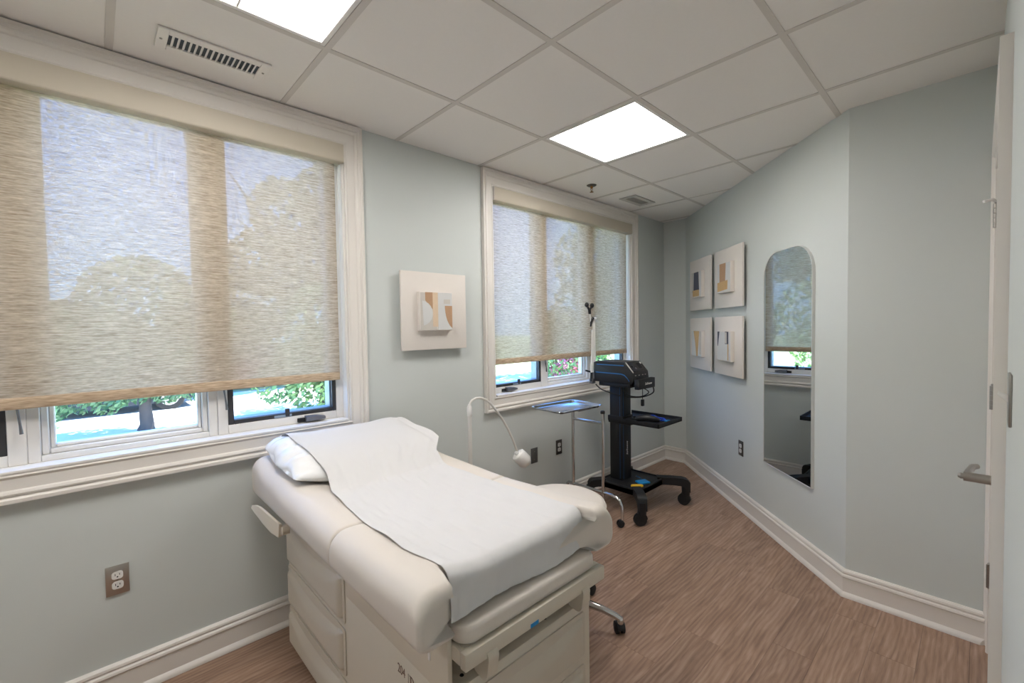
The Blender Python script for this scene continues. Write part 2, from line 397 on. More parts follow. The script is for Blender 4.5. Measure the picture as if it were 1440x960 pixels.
# ------------------------------------------------------------------ windows
def frame_loft(b, x0, x1, z0, z1, prof, sc=(1, 1, 1, 1), sign=-1, y0=0):
    rings = []
    for o, d in prof:
        rings.append([(x0-o*sc[0], y0+sign*d, z0-o*sc[2]), (x1+o*sc[1], y0+sign*d, z0-o*sc[2]), (x1+o*sc[1], y0+sign*d, z1+o*sc[3]), (x0-o*sc[0], y0+sign*d, z1+o*sc[3])])
    b.loft(rings, cap=False)
CAS = [(0, 0), (0, .014), (.006, .017), (.012, .014), (.015, .012), (.052, .014), (.056, .020), (.064, .024), (.070, .022), (.073, .017), (.078, .020), (.083, .028), (.095, .028), (.095, 0)]
def hollow(b, x0, x1, z0, z1, w, y0, y1, bev=.002):
    """four rails round an opening; w = (left, right, bottom, top) widths inside x0..x1"""
    l, r, bo, to = w
    b.box(x0, x0+l, y0, y1, z0, z1, bev, 1); b.box(x1-r, x1, y0, y1, z0, z1, bev, 1)
    b.box(x0+l, x1-r, y0, y1, z0, z0+bo, bev, 1); b.box(x0+l, x1-r, y0, y1, z1-to, z1, bev, 1)
def window(idx, x0, x1, label):
    w = empty('window_%d' % idx, ((x0+x1)/2, .06, WZ0), label, None, None, 'structure')
    b = MB(); frame_loft(b, x0, x1, WZ0, WZ1, CAS, (1, 1, 1.02, 1.13)); b.build('casing', 'trim', w, 25)
    b = MB(); hollow(b, x0, x1, WZ0, WZ1, (.012, .012, .014, .012), 0, .158, .001)
    b.box(x0+.012, x1-.012, -.016, .0, WZ0, WZ0+.014, .004); b.build('jamb_liner', 'sash', w)
    u = (x1-x0)/3
    for k in range(3):
        a, c = x0+u*k, x0+u*(k+1)
        if k == 1:
            b = MB(); hollow(b, a, c, WZ0+.014, WZ1-.012, (.034, .034, .022, .03), .062, .15); f = b.build('frame', 'sash', w)
            b = MB(); hollow(b, a+.034, c-.034, WZ0+.036, WZ1-.042, (.022, .022, .02, .02), .078, .14, .004); hollow(b, a+.056, c-.056, WZ0+.056, WZ1-.062, (.016, .016, .014, .014), .090, .13, .004); b.build('glazing_bead', 'sash', f)
            b = MB(); b.box(a+.070, c-.070, .108, .112, WZ0+.068, WZ1-.074); b.build('pane', 'glass', w)
        else:
            b = MB(); hollow(b, a, c, WZ0+.014, WZ1-.012, (.040, .048, .040, .03), .058, .15); f = b.build('frame', 'sash', w)
            b = MB(); hollow(b, a+.040, c-.048, WZ0+.054, WZ1-.042, (.024, .020, .020, .02), .060, .084, .002); sa = b.build('sash', 'black_frame', w)
            b = MB(); hollow(b, a+.060, c-.066, WZ0+.070, WZ1-.060, (.008, .008, .006, .01), .084, .145, .001); b.build('sash_edge', 'alu', sa)
            b = MB(); b.box(a+.066, c-.072, .116, .120, WZ0+.074, WZ1-.066); b.build('pane', 'glass', w)
            # operator crank, latch lever and keeper
            cx = (a+c)/2+(.10 if k == 2 else -.12)
            b = MB(); b.box(cx-.055, cx-.005, .046, .060, WZ0+.020, WZ0+.040, .002); cr = b.build('crank_base', 'hole', w)
            b = MB(); b.loft([[(cx-.02, y_, z_) for y_, z_ in ((.058, WZ0+.018), (.030, WZ0+.022), (.026, WZ0+.046), (.058, WZ0+.050))], [(cx+.03, y_, z_) for y_, z_ in ((.058, WZ0+.022), (.024, WZ0+.024), (.022, WZ0+.046), (.058, WZ0+.048))], [(cx+.075, y_, z_) for y_, z_ in ((.048, WZ0+.024), (.026, WZ0+.026), (.026, WZ0+.038), (.048, WZ0+.040))]]); b.build('crank_handle', 'crank', cr)
            lx = a+.020 if k == 2 else c-.022
            b = MB(); b.box(lx-.006, lx+.006, .052, .060, WZ0+.24, WZ0+.36, .002); lt = b.build('latch_plate', 'black_frame' if idx == 2 else 'crank', w)
            b = MB(); b.tube([(lx, .046, WZ0+.34), (lx+.002, .040, WZ0+.24), (lx+.010, .034, WZ0+.16), (lx+.012, .034, WZ0+.13)], [.004, .0035, .004, .0055]); b.build('latch_lever', 'black_frame' if idx == 2 else 'crank', lt)
            b = MB(); b.box((a+c)/2-.010, (a+c)/2+.010, .054, .066, WZ0+.058, WZ0+.096, .002); b.build('sash_keeper', 'black_frame', sa)
            b = MB(); b.box((a+c)/2-.06, (a+c)/2+.02, .056, .0605, WZ0+.056, WZ0+.068, .0005, 1); b.build('rating_label', 'alu', sa)
    return w
window(1, *WIN[0], 'wide white three-light window nearer the exam table pillow, cream casing')
window(2, *WIN[1], 'white three-light window behind the tray stand and black cart, cream casing')

def blind(x0, x1, label):
    r = empty('roller_blind', ((x0+x1)/2, .03, 1.17), label, 'blind', 'woven roller blinds')
    b = MB(); b.poly([(x0+.006, -.022, 2.300), (x0+.006, -.026, 2.306), (x0+.006, -.026, 2.392), (x0+.006, .055, 2.392), (x0+.006, .055, 2.300)], (x1-x0-.012, 0, 0), .002)
    c = b.build('cassette', 'cassette', r)
    for s in (x0+.0035, x1-.0035):
        b = MB(); b.box(s-.0025, s+.0025, -.024, .055, 2.301, 2.391, .001, 1); b.build('end_cap', 'trim', c)
    me = bpy.data.meshes.new('shade_cloth'); me.from_pydata([(x0+.034, .03, 1.205), (x1-.036, .03, 1.205), (x1-.036, .03, 2.34), (x0+.034, .03, 2.34)], [], [(0, 1, 2, 3)])
    b = MB(); b.bm.from_mesh(me); bpy.data.meshes.remove(me); f = b.build('shade_cloth', 'fabric', r)
    b = MB(); b.box(x0+.034, x1-.036, .025, .0355, 1.165, 1.207, .004); b.build('hem_bar', 'hem', r)
    b = MB(); b.tube([(x0+.02, .03, 2.346), (x1-.02, .03, 2.346)], .024, 14); b.build('roller_tube', 'hem', c)
    b = MB(); b.tube([(x1-.020, .02, 2.31), (x1-.020, .02, 1.16), (x1-.016, .02, 1.13), (x1-.012, .02, 1.16), (x1-.012, .02, 2.31)], .0018, 6); b.build('pull_chain', 'white', r)
blind(*WIN[0], 'tan woven roller blind, half see-through, over the window by the pillow')
blind(*WIN[1], 'tan woven roller blind, half see-through, above the steel tray stand')

# ------------------------------------------------------------------ door
dr = empty('door_1', (1.57, YR-.02, 0), 'cream painted hinged door with lever handle in moulded casing', None, None, 'structure')
DC = [(0, 0), (0, .012), (.006, .016), (.014, .013), (.060, .015), (.066, .021), (.074, .024), (.090, .024), (.090, 0)]
b = MB()
rings = [[(DX0-o, YR+d, 0), (DX0-o, YR+d, DZ+o), (min(DX1+o, 2.128), YR+d, DZ+o), (min(DX1+o, 2.128), YR+d, 0)] for o, d in DC]
b.loft(rings, cap=False, closed=False); b.build('casing', 'trim', dr, 25)
b = MB(); b.box(DX0, DX0+.018, YR-.115, YR, 0, DZ, .001, 1); b.box(DX1-.018, DX1, YR-.115, YR, 0, DZ, .001, 1); b.box(DX0+.018, DX1-.018, YR-.115, YR, DZ-.018, DZ, .001, 1); b.build('jamb', 'trim', dr)
b = MB(); b.box(DX0+.021, DX1-.021, YR-.050, YR-.006, .010, DZ-.021, .001, 1); leaf = b.build('door_leaf', 'trim', dr)
for z in (1.86, 1.105, .345):
    hx = DX1-.0195
    b = MB()
    for k in range(5): b.tube([(hx, YR+.010, z-.050+.02*k), (hx, YR+.010, z-.0315+.02*k)], .0085, 12)
    b.box(hx-.014, hx+.014, YR+.0012, YR+.004, z-.05, z+.05); h = b.build('hinge', 'satin', dr)
    b = MB(); b.lathe([(.004, 0), (.006, .003), (.003, .008)], (hx, YR+.010, z+.050), seg=10); b.build('pin_tip', 'satin', h)
b = MB(); b.tube([(DX1-.0195, YR+.01, 1.915), (DX1-.03, YR+.02, 1.925), (DX1-.05, YR+.045, 1.918)], .006, 8); b.build('hinge_pin_stop', 'white', leaf)
LX, LZ = 1.185, .965
b = MB(); b.lathe([(.038, 0), (.038, .003), (.030, .010), (.014, .024), (.0135, .03)], (LX, YR-.006, LZ), (0, 1, 0)); ros = b.build('rose', 'steel', leaf)
b = MB(); b.tube([(LX, YR+.020, LZ), (LX, YR+.078, LZ)], .0135, 16); b.tube([(LX, YR+.078, LZ), (LX, YR+.084, LZ), (LX, YR+.090, LZ)], [.008, .009, .005], 12); b.build('spindle', 'satin', ros)
b = MB(); b.tube([(LX, YR+.066, LZ+.003), (LX+.03, YR+.068, LZ+.006), (LX+.11, YR+.060, LZ+.006), (LX+.125, YR+.050, LZ+.006)], [.011, .0095, .009, .008], 12); b.build('lever', 'satin', ros)

# light switch on the door wall
sw = empty('light_switch', (.775, YR, 1.195), 'steel toggle switch plate on the wall beside the door casing', 'light switch')
b = MB(); b.box(.740, .810, YR, YR+.005, 1.196, 1.311, .002); b.build('plate', 'satin', sw)
b = MB(); b.poly([(.770, YR+.005, 1.247), (.770, YR+.005, 1.263), (.770, YR+.020, 1.270), (.770, YR+.021, 1.262)], (.010, 0, 0), .001); b.build('toggle', 'white', sw)

# ------------------------------------------------------------------ ceiling fixtures
def troffer(i, j, label):
    x0, x1, y0, y1 = i*T+.013, (i+1)*T-.013, GY-(j+1)*T+.013, GY-j*T-.013
    r = empty('ceiling_light', ((x0+x1)/2, (y0+y1)/2, H), label, 'ceiling light', 'recessed ceiling lights')
    b = MB(); hollow_xy(b, x0, x1, y0, y1, .018, H-.001, H+.008); b.build('frame', 'white', r)
    b = MB(); b.box(x0, x1, y0, y1, H+.056, H+.059)
    for a in ((x0, x0+.002, y0, y1), (x1-.002, x1, y0, y1), (x0, x1, y0, y0+.002), (x0, x1, y1-.002, y1)): b.box(*a, H+.006, H+.056)
    b.build('housing', 'white', r)
    xm = (x0+x1)/2
    for a, c in ((x0+.020, xm-.003), (xm+.003, x1-.020)):       # two curved diffuser wings
        b = MB(); n = 10
        prof_ = [(a+(c-a)*k/n, H+.012+.030*math.sin(PI*k/n)**.8) for k in range(n+1)]
        b.loft([[(x, y, z) for x, z in prof_]+[(x, y, z+.003) for x, z in prof_[::-1]] for y in (y0+.020, y1-.020)])
        b.build('diffuser', LIGHT, r)
    b = MB(); b.box(xm-.004, xm+.004, y0+.018, y1-.018, H+.001, H+.030, .001, 1); b.build('centre_spine', 'white', r)
def hollow_xy(b, x0, x1, y0, y1, w, z0, z1):
    b.box(x0, x0+w, y0, y1, z0, z1, .002, 1); b.box(x1-w, x1, y0, y1, z0, z1, .002, 1)
    b.box(x0+w, x1-w, y0, y0+w, z0, z1, .002, 1); b.box(x0+w, x1-w, y1-w, y1, z0, z1, .002, 1)
troffer(-1, 1, 'square recessed ceiling light beside the slotted vent, above the exam table')
troffer(-4, 1, 'square recessed ceiling light beyond the wide window, away from the exam table')
troffer(2, 1, 'square recessed ceiling light near the sprinkler, between the window and the mirror')

def vent(x0, x1, y0, y1, n, label, fm, dark, along='x'):
    r = empty('ceiling_vent', ((x0+x1)/2, (y0+y1)/2, H-.004), label, 'vent')
    b = MB(); hollow_xy(b, x0, x1, y0, y1, .034 if along == 'x' else .04, H-.006, H+.002); b.build('frame', fm, r)
    b = MB(); b.box(x0+.02, x1-.02, y0+.02, y1-.02, H+.0008, H+.0026); b.build('duct_opening', dark, r)
    if along == 'x':
        for k in range(n):
            cx = x0+.048+(x1-x0-.096)*k/(n-1)
            b = MB(); b.poly([(cx-.0045, y0+.034, H-.0055), (cx-.001, y0+.034, H-.0055), (cx+.0045, y0+.034, H+.0005), (cx+.001, y0+.034, H+.0005)], (0, y1-y0-.068, 0)); b.build('slat', fm, r)
    else:
        for k in range(n):
            cy = y0+.048+(y1-y0-.096)*k/(n-1)
            b = MB(); b.poly([(x0+.04, cy-.004, H-.0055), (x0+.04, cy, H-.0055), (x0+.04, cy+.004, H+.0005), (x0+.04, cy, H+.0005)], (x1-x0-.08, 0, 0)); b.build('slat', fm, r)
    for sx in (x0+.014, x1-.014):
        b = MB(); b.lathe([(.005, 0), (.004, -.002), (.001, -.003)], (sx, (y0+y1)/2, H-.006), seg=10); b.build('screw', 'satin', r)
vent(-.487, -.125, -.322, -.176, 16, 'long white slotted air vent in the ceiling over the window by the pillow', 'tile', 'duct')
vent(2.60, 2.93, -.345, -.19, 6, 'small grey ceiling grille near the far corner', 'vent_grey', 'vent_grey', 'y')
r = empty('sprinkler_head', (2.13, -.25, H-.05), 'pendant fire sprinkler head hanging from the ceiling', 'sprinkler')
b = MB(); b.lathe([(.038, .012), (.038, .008), (.030, .002), (.012, 0)], (2.13, -.25, H-.006)); b.build('escutcheon', 'plate_dark', r)
b = MB(); b.lathe([(.010, 0), (.010, -.014), (.006, -.018)], (2.13, -.25, H-.004), seg=14); b.tube([(2.122, -.25, H-.02), (2.120, -.25, H-.034), (2.13, -.25, H-.046)], .0025, 6); b.tube([(2.138, -.25, H-.02), (2.140, -.25, H-.034), (2.13, -.25, H-.046)], .0025, 6); b.build('body', 'brass', r)
b = MB(); b.lathe([(.004, 0), (.015, -.002), (.015, -.004), (.003, -.006)], (2.13, -.25, H-.046), seg=16); b.build('deflector', 'brass', r)

# ------------------------------------------------------------------ wall plates
def plate(origin, ex, ez_n, label, pm, kind, w=.070, h=.115):
    """ex: along wall to the right, ez_n: wall normal into the room"""
    o = Vector(origin); ex = Vector(ex); n = Vector(ez_n)
    r = empty('wall_outlet' if kind == 'duplex' else 'blank_plate', o, label, 'outlet' if kind == 'duplex' else 'wall plate')
    F = basis(o, ex, Vector((0, 0, 1)), n)
    b = MB(); b.T = F; b.box(-w/2, w/2, -h/2, h/2, 0, .006, .002); b.build('plate', pm, r)
    for s in ((-.0195, .0195) if kind == 'duplex' else ()):
        b = MB(); b.T = F; pts = [(x, y+s, .005) for x, y in rrect(-.017, .017, -.0145, .0145, .0095)]; b.poly(pts, (0, 0, .0035)); so = b.build('socket', 'socket', r)
        b = MB(); b.T = F
        b.box(-.0075, -.0055, s-.001, s+.007, .0082, .0088); b.box(.0055, .0075, s, s+.0065, .0082, .0088); b.lathe([(.0026, 0), (.0026, .0006)], (0, s-.006, .0082), seg=10); b.build('slots', 'hole', so)
    for s in ((0,) if kind == 'duplex' else (-.03, .03)):
        b = MB(); b.T = F; b.lathe([(.0032, 0), (.003, .0012), (.001, .0016)], (0, s, .006), seg=10); b.build('screw', 'satin', r)
plate((-.650, 0, .466), (1, 0, 0), (0, -1, 0), 'stainless duplex outlet low on the wall under the wide window by the pillow', 'steel', 'duplex')
plate((1.712, 0, .456), (1, 0, 0), (0, -1, 0), 'plain dark grey blank wall plate beside the lamp head', 'plate_grey', 'blank')
plate((1.998, 0, .464), (1, 0, 0), (0, -1, 0), 'dark plate with white duplex outlet behind the tray stand', 'plate_dark', 'duplex')
q2 = math.sqrt(.5)
E1 = Vector((-q2, -q2, 0)); DN = Vector((-q2, q2, 0))
def diag(s, off=0, z=0):        # s = (x+y)/sqrt2 along the angled wall
    k = 3.975*q2-off
    return Vector(((s+k)*q2, (s-k)*q2, z))
plate(diag(1.312, 0, .470), E1, DN, 'bronze plate with white duplex outlet on the angled wall under the pictures', 'plate_dark', 'duplex')

# ------------------------------------------------------------------ mirror
r = empty('wall_mirror', diag(.711, .012, .47), 'tall frameless-looking mirror with arched top corners and thin silver edge', 'mirror')
F = basis(diag(.711, 0, .47), E1, (0, 0, 1), DN)
def arch(hw, h, rad, inset=0):
    n = 12; p = [(-hw, inset), (hw, inset)]
    p += [(hw-rad+rad*math.cos(a), h-rad+rad*math.sin(a)) for a in [PI/2*i/n for i in range(n+1)]]
    p += [(-hw+rad-rad*math.sin(a), h-rad+rad*math.cos(a)) for a in [PI/2*i/n for i in range(n+1)]]
    return p
b = MB(); b.T = F
o_, i_ = arch(.257, 1.425, .165), arch(.2535, 1.4215, .1615, .0035)
b.loft([[(x, y, 0) for x, y in o_], [(x, y, .017) for x, y in o_], [(x, y, .018) for x, y in i_], [(x, y, .014) for x, y in i_], [(x, y, 0) for x, y in i_]], cap=False)
b.build('edge_frame', 'edge', r)
b = MB(); b.T = F; b.poly([(x, y, .012) for x, y in i_], (0, 0, .003)); b.build('mirror_glass', 'mirror', r, 20)

# ------------------------------------------------------------------ pictures: plaster panels with small raised collage blocks
def art(F, size, bx0, bx1, bz0, bz1, pieces, label):
    o = F.translation.copy()
    r = empty('wall_art', o, label, 'picture', 'plaster panels with collage blocks')
    h = size/2
    b = MB(); b.T = F; b.box(-h, h, -h, h, .028, .044, .002); b.build('panel', 'canvas', r)
    b = MB(); b.T = F; b.box(-h*.6, h*.6, -h*.6, h*.6, 0, .028); b.build('hanging_frame', 'art_dark', r)
    b = MB(); b.T = F; b.box(bx0, bx1, bz0, bz1, .044, .074, .002); bl = b.build('block', 'canvas', r)
    for k, (m_, pts) in enumerate(pieces):
        b = MB(); b.T = F; b.poly([(bx0+(bx1-bx0)*u, bz0+(bz1-bz0)*v, .074+.0003*k) for u, v in pts], (0, 0, .0014)); b.build('paper_piece', m_, bl)
def curve(cx, cy, rx, ry, a0, a1, n=10): return [(cx+rx*math.cos(math.radians(a0+(a1-a0)*k/n)), cy+ry*math.sin(math.radians(a0+(a1-a0)*k/n))) for k in range(n+1)]
R4 = lambda a, b_, c, d: [(a, c), (b_, c), (b_, d), (a, d)]
art(basis((.824, 0, 1.534), (1, 0, 0), (0, 0, 1), (0, -1, 0)), .462, -.128, .104, -.117, .112, [
    ('art_stone', R4(.02, .50, .02, .98)), ('art_sand', R4(.38, .54, .10, .99)), ('art_tan', [(.16, .99), (.38, .99), (.38, .55), (.16, .78)]),
    ('art_grey', R4(.54, .98, .02, .99)), ('art_grey', curve(.04, .45, .34, .32, -80, 85)), ('art_tan', [(.98, .05), (.98, .65), (.75, .65)]+curve(1.08, .65, .33, .62, 185, 250, 6)), ('art_stone', R4(.72, .92, .70, .82))],
    'square plaster picture with tan and white collage between the two windows')
def dart(s, z, lab, pieces): art(basis(diag(s, 0, z), E1, (0, 0, 1), DN), .470, -.115, .115, -.118, .118, pieces, lab)
dart(2.005, 1.796, 'plaster picture with slate strip over ochre patch, upper row by the corner', [
    ('art_stone', R4(.02, .3, .2, .98)), ('art_dark', [(.26, .97), (.72, .97), (.78, .26), (.22, .26)]), ('art_ochre', R4(.14, .82, .04, .28)), ('art_grey', R4(.8, .98, .02, .98))])
dart(1.446, 1.796, 'plaster picture with brown strip over ochre patches, upper row by the mirror', [
    ('art_grey', R4(.02, .98, .02, .98)), ('art_tan', [(.18, .98), (.66, .98), (.62, .36), (.18, .36)]), ('art_ochre', [(.02, .05), (.78, .10), (.80, .40), (.02, .36)])])
dart(2.005, 1.253, 'plaster picture with ochre wedge, lower row by the corner', [
    ('art_grey', R4(.02, .98, .02, .98)), ('art_ochre', [(.22, .99), (.80, .99), (.64, .02), (.50, .02), (.40, .5)]), ('art_stone', R4(.80, .98, .1, .98))])
dart(1.446, 1.253, 'plaster picture mostly pale with two slate scraps, lower row by the mirror', [
    ('art_grey', R4(.02, .98, .02, .98)), ('art_dark', [(.02, .99), (.18, .99), (.06, .5), (.02, .5)]), ('art_dark', R4(.60, .86, .58, .99)), ('art_stone', R4(.6, .74, .60, .97)), ('art_ochre', R4(.80, .86, .04, .58))])

# ------------------------------------------------------------------ exam table
ET = empty('exam_table', (.2, -.8, 0), 'cream upholstered medical exam table with drawers in its base', 'exam table')
BX0, BX1, BY0, BY1 = -.085, .492, -1.427, -.19
b = MB(); b.box(BX0, BX1, BY0, BY1, .03, .525, .012); b.box(BX0+.03, BX1-.03, BY0+.03, BY1-.02, 0, .03)      # lower cabinet and plinth
b.box(BX0, BX0+.014, BY0, BY1, .51, .695, .003); b.box(BX1-.014, BX1, BY0, BY1, .51, .60, .003); b.box(BX1-.014, BX1, BY0+.25, BY1, .51, .695, .003)
b.box(BX0+.014, BX1-.014, BY1-.014, BY1, .51, .695, .003); b.box(BX0+.014, BX1-.014, -1.10, -1.086, .51, .68)
b.box(BX0+.01, BX1-.01, -1.2, BY1-.02, .672, .697)
base = b.build('base', 'shell', ET)
def swoop(u, v):           # crescent finger pull sloping into the drawer front from its top edge
    c = 1-.66*(1-(2*u-1)**2)
    return smooth((v-c)/max(.04, (1-c)))
def drawer(O, eu, en, w, z0, z1, name='drawer'):
    O = Vector(O); eu = Vector(eu); en = Vector(en); nu, nv = 40, 18; h = z1-z0
    b = MB(); b.T = basis(O+Vector((0, 0, z0)), eu, (0, 0, 1), en)
    b.poly([(x, z, .0005) for x, z in rrect(0, w, 0, h, .012)], (0, 0, .004)); d = b.build(name, 'shell_d', ET, 30)
    bm = bmesh.new(); g = []
    for j in range(nv+1):
        row_ = []
        for i in range(nu+1):
            u, v = i/nu, j/nv; edge = min(u*w, (1-u)*w, v*h, (1-v)*h)
            x = .016+(w-.032)*u; z = .014+(h-.028)*v
            dep = .0045+.013*smooth(edge/.008)-.0165*swoop(u, v)*smooth(edge/.008)
            row_.append(bm.verts.new((x, z, dep)))
        g.append(row_)
    for j in range(nv):
        for i in range(nu): bm.faces.new((g[j][i], g[j][i+1], g[j+1][i+1], g[j+1][i]))
    rim = g[0]+[r_[-1] for r_ in g[1:]]+g[-1][-2::-1]+[r_[0] for r_ in g[-2:0:-1]]
    back = [bm.verts.new((v.co.x, v.co.y, .003)) for v in rim]
    for i in range(len(rim)): bm.faces.new((rim[i], back[i], back[(i+1) % len(rim)], rim[(i+1) % len(rim)]))
    bmesh.ops.recalc_face_normals(bm, faces=bm.faces[:])
    b = MB(); b.T = basis(O+Vector((0, 0, z0)), eu, (0, 0, 1), en); b.add(bm); b.build('finger_pull', 'shell_d', d, 60)
for z0, z1 in ((.408, .585), (.222, .390), (.040, .204)):
    drawer((BX0, -.205, 0), (0, -1, 0), (-1, 0, 0), .61, z0, z1)
for z0, z1 in ((.350, .495), (.190, .320), (.045, .160)):
    drawer((BX0+.035, BY0, 0), (1, 0, 0), (0, -1, 0), .505, z0, z1)
# printed name on the side panel (serif letters)
F = basis((BX0-.0004, -1.176, .450), (0, -1, 0), (0, 0, 1), (-1, 0, 0))
NARROW = Matrix.Diagonal((.74, 1, 1, 1))
text_mesh('204', .038, F @ NARROW, 'model_number', 'brown', ET)
b = MB(); b.T = F; b.box(.0585, .0595, -.040, .024, -.0002, .0006); b.build('divider_line', 'brown', ET)
b = MB(); b.T = F @ Matrix.Translation((.001, -.012, 0)) @ Matrix.Diagonal((.62, .72, 1, 1))
def stem(x, w, h): b.box(x, x+w, -.02, h-.02, 0, .0006); b.box(x-.006, x+w+.006, h-.0225, h-.02, 0, .0006); b.box(x-.006, x+w+.006, -.02, -.0175, 0, .0006)
stem(.112, .008, .07)
n_ = 14
for k in range(n_):
    a0, a1 = PI/2-PI*k/n_, PI/2-PI*(k+1)/n_
    b.poly([(.120+.022*math.cos(a), .033+.017*math.sin(a), 0) for a in (a0, a1)]+[(.120+(.022-.007)*math.cos(a), .033+.0145*math.sin(a), 0) for a in (a1, a0)], (0, 0, .0006))
b.poly([(.128, .017, 0), (.136, .017, 0), (.156, -.020, 0), (.147, -.020, 0)], (0, 0, .0006))
stem(.166, .007, .046); b.lathe([(.005, 0), (.005, .0006)], (.1695, .038, 0), seg=12)
b.build('maker_name', 'brown', ET)
text_mesh('tter', .050, F @ Matrix.Translation((.116, -.0264, 0)) @ NARROW, 'maker_name', 'brown', ET)
b = MB(); b.box(BX0-.004, BX0+.001, -1.352, -1.343, .575, .625, .0015); b.build('side_clip', 'white', ET)

# upholstery: two sections with bolstered sides
PX0, PX1 = -.195, .562; PCX = (PX0+PX1)/2; PHW = (PX1-PX0)/2
def pad_top(y):            # height of the side bolsters along the table
    pts = [(-.05, .868), (-.12, .866), (-.30, .838), (-.60, .824), (-.97, .818), (-1.2, .826), (-1.47, .838)]
    for (a, za), (c, zc) in zip(pts, pts[1:]):
        if c <= y <= a: t = smooth((a-y)/(a-c)); return za+(zc-za)*t
    return pts[0][1] if y > -.05 else pts[-1][1]
def pad_z(x, y):
    s = abs(x-PCX)/PHW
    return pad_top(y)-.022*(1-smooth((s-.35)/.45))
def pad(name, ya, yb, ra, rb):
    rings = []; ny = 34; N = 70; NB = 60
    ys = []
    for k in range(7): ys.append((ya-ra*(1-math.cos(PI/2*k/6)), 1-math.sin(PI/2*k/6) if ra else 0, ra))
    for k in range(1, ny): ys.append((ya-ra+(yb+rb-(ya-ra))*k/ny, 0, 0))
    for k in range(7): ys.append((yb+rb*(1-math.sin(PI/2*k/6)), 1-math.cos(PI/2*k/6), rb))
    for y, q, rr in ys:
        ins = q*rr; x0, x1 = PX0+ins*.4, PX1-ins*.4; zb = .700+ins*.3; rc = .058; ring = []
        def top(x): return pad_z(x, y)-ins
        # bottom left -> bottom right -> up right side -> top -> down left side
        for k in range(NB+1): ring.append((x0+.03+(x1-x0-.06)*k/NB, zb))
        for k in range(5): a = -PI/2+PI/2*(k+1)/5; ring.append((x1-.03+.03*math.cos(a), zb+.03+.03*math.sin(a)))
        zt = top(x1-rc)
        for k in range(9): a = PI/2*k/8; ring.append((x1-rc+rc*math.cos(a), zt-rc+rc*math.sin(a)))
        for k in range(1, N): x = x1-rc+(x0+rc-(x1-rc))*k/N; ring.append((x, top(x)))
        zt = top(x0+rc)
        for k in range(9): a = PI/2+PI/2*k/8; ring.append((x0+rc+rc*math.cos(a), zt-rc+rc*math.sin(a)))
        for k in range(4): a = PI+PI/2*k/5; ring.append((x0+.03+.03*math.cos(a), zb+.03+.03*math.sin(a)))
        out = []
        for x, z in ring:
            yy = y
            if yb < -1.3: yy = y+.064*smooth((x+.096)/.014)*(1-smooth((x-.452)/.014))*smooth((-1.25-y)/.2)
            if rr and y < -1.4: yy -= (y-yb)*.75*smooth((pad_z(x, y)-z-.02)/.05)
            out.append((x, yy, z))
        rings.append(out)
    b = MB(); b.loft(rings); return b.build(name, 'pad', ET, 60)
back_pad = pad('back_cushion', -.062, -.9655, .045, .012)
seat_pad = pad('seat_cushion', -.9675, -1.475, .012, .036)
for (sx, nm) in ((PX0+.006, 'left'), (PX1-.006, 'right')):        # welt at the front corners
    b = MB(); b.tube([(sx+(.012 if nm == 'left' else -.012), -1.464, .712), (sx+(.006 if nm == 'left' else -.006), -1.468, .76), (sx+(.016 if nm == 'left' else -.016), -1.460, .805)], .0022, 6); b.build('seam_welt', 'pad', seat_pad)
# pull-out leg rest and its carriage
b = MB(); pts = [(x, y_) for x, y_ in rrect(-.068, .480, -1.468, -1.12, .04)]
b.loft([[(PCX+.02+(x-PCX-.02)*sc, -1.28+(y_+1.28)*sc, z) for x, y_ in pts] for z, sc in ((.655, .985), (.660, .998), (.672, 1.0), (.686, .997), (.694, .985), (.697, .965))]); b.build('leg_rest', 'pad', ET, 50)
b = MB(); b.box(-.072, .496, -1.482, -1.460, .607, .650, .003); b.box(-.072, -.058, -1.46, -1.12, .612, .650, .002); b.box(.482, .496, -1.46, -1.12, .612, .650, .002); b.box(-.058, .482, -1.46, -1.12, .644, .652); fr = b.build('leg_rest_carriage', 'shell', ET)
b = MB(); b.box(.150, .182, -1.4826, -1.4816, .609, .620); b.build('teal_label', 'blueitem', fr)
for cx in (.012, .392):
    b = MB(); b.T = Matrix.Translation((cx, -1.482, .612)) @ Matrix.Rotation(math.radians(10), 4, 'X')
    b.loft([[(x, y_, z) for y_, z in rrect(-.008, .05, -.07, .012, .02)] for x in (-.017, -.014, .014, .017)]); b.build('stirrup_lever', 'shell', fr)
for x, z in ((-.02, .528), (.10, .528), (.30, .528)):
    b = MB(); b.lathe([(.006, 0), (.005, .0012)], (x, -1.395, .525), seg=10); b.build('bolt', 'hole', base)
# back-section release handle near the head end
b = MB(); path = [(-.232, -.245, .708, .698), (-.234, -.29, .722, .696), (-.231, -.34, .728, .688), (-.224, -.39, .722, .672), (-.212, -.44, .708, .652), (-.196, -.48, .690, .640)]
b.loft([[(x, y_, zt), (x+.012, y_+.004, zt-.004), (x+.010, y_+.004, zb), (x-.004, y_, zb)] for x, y_, zt, zb in path]); b.build('release_handle', 'shell', ET, 60)
b = MB(); b.tube([(-.16, -.47, .66), (-.185, -.47, .66), (-.19, -.47, .66)], [.020, .020, .014], 14); b.build('handle_pivot', 'shell_d', ET)

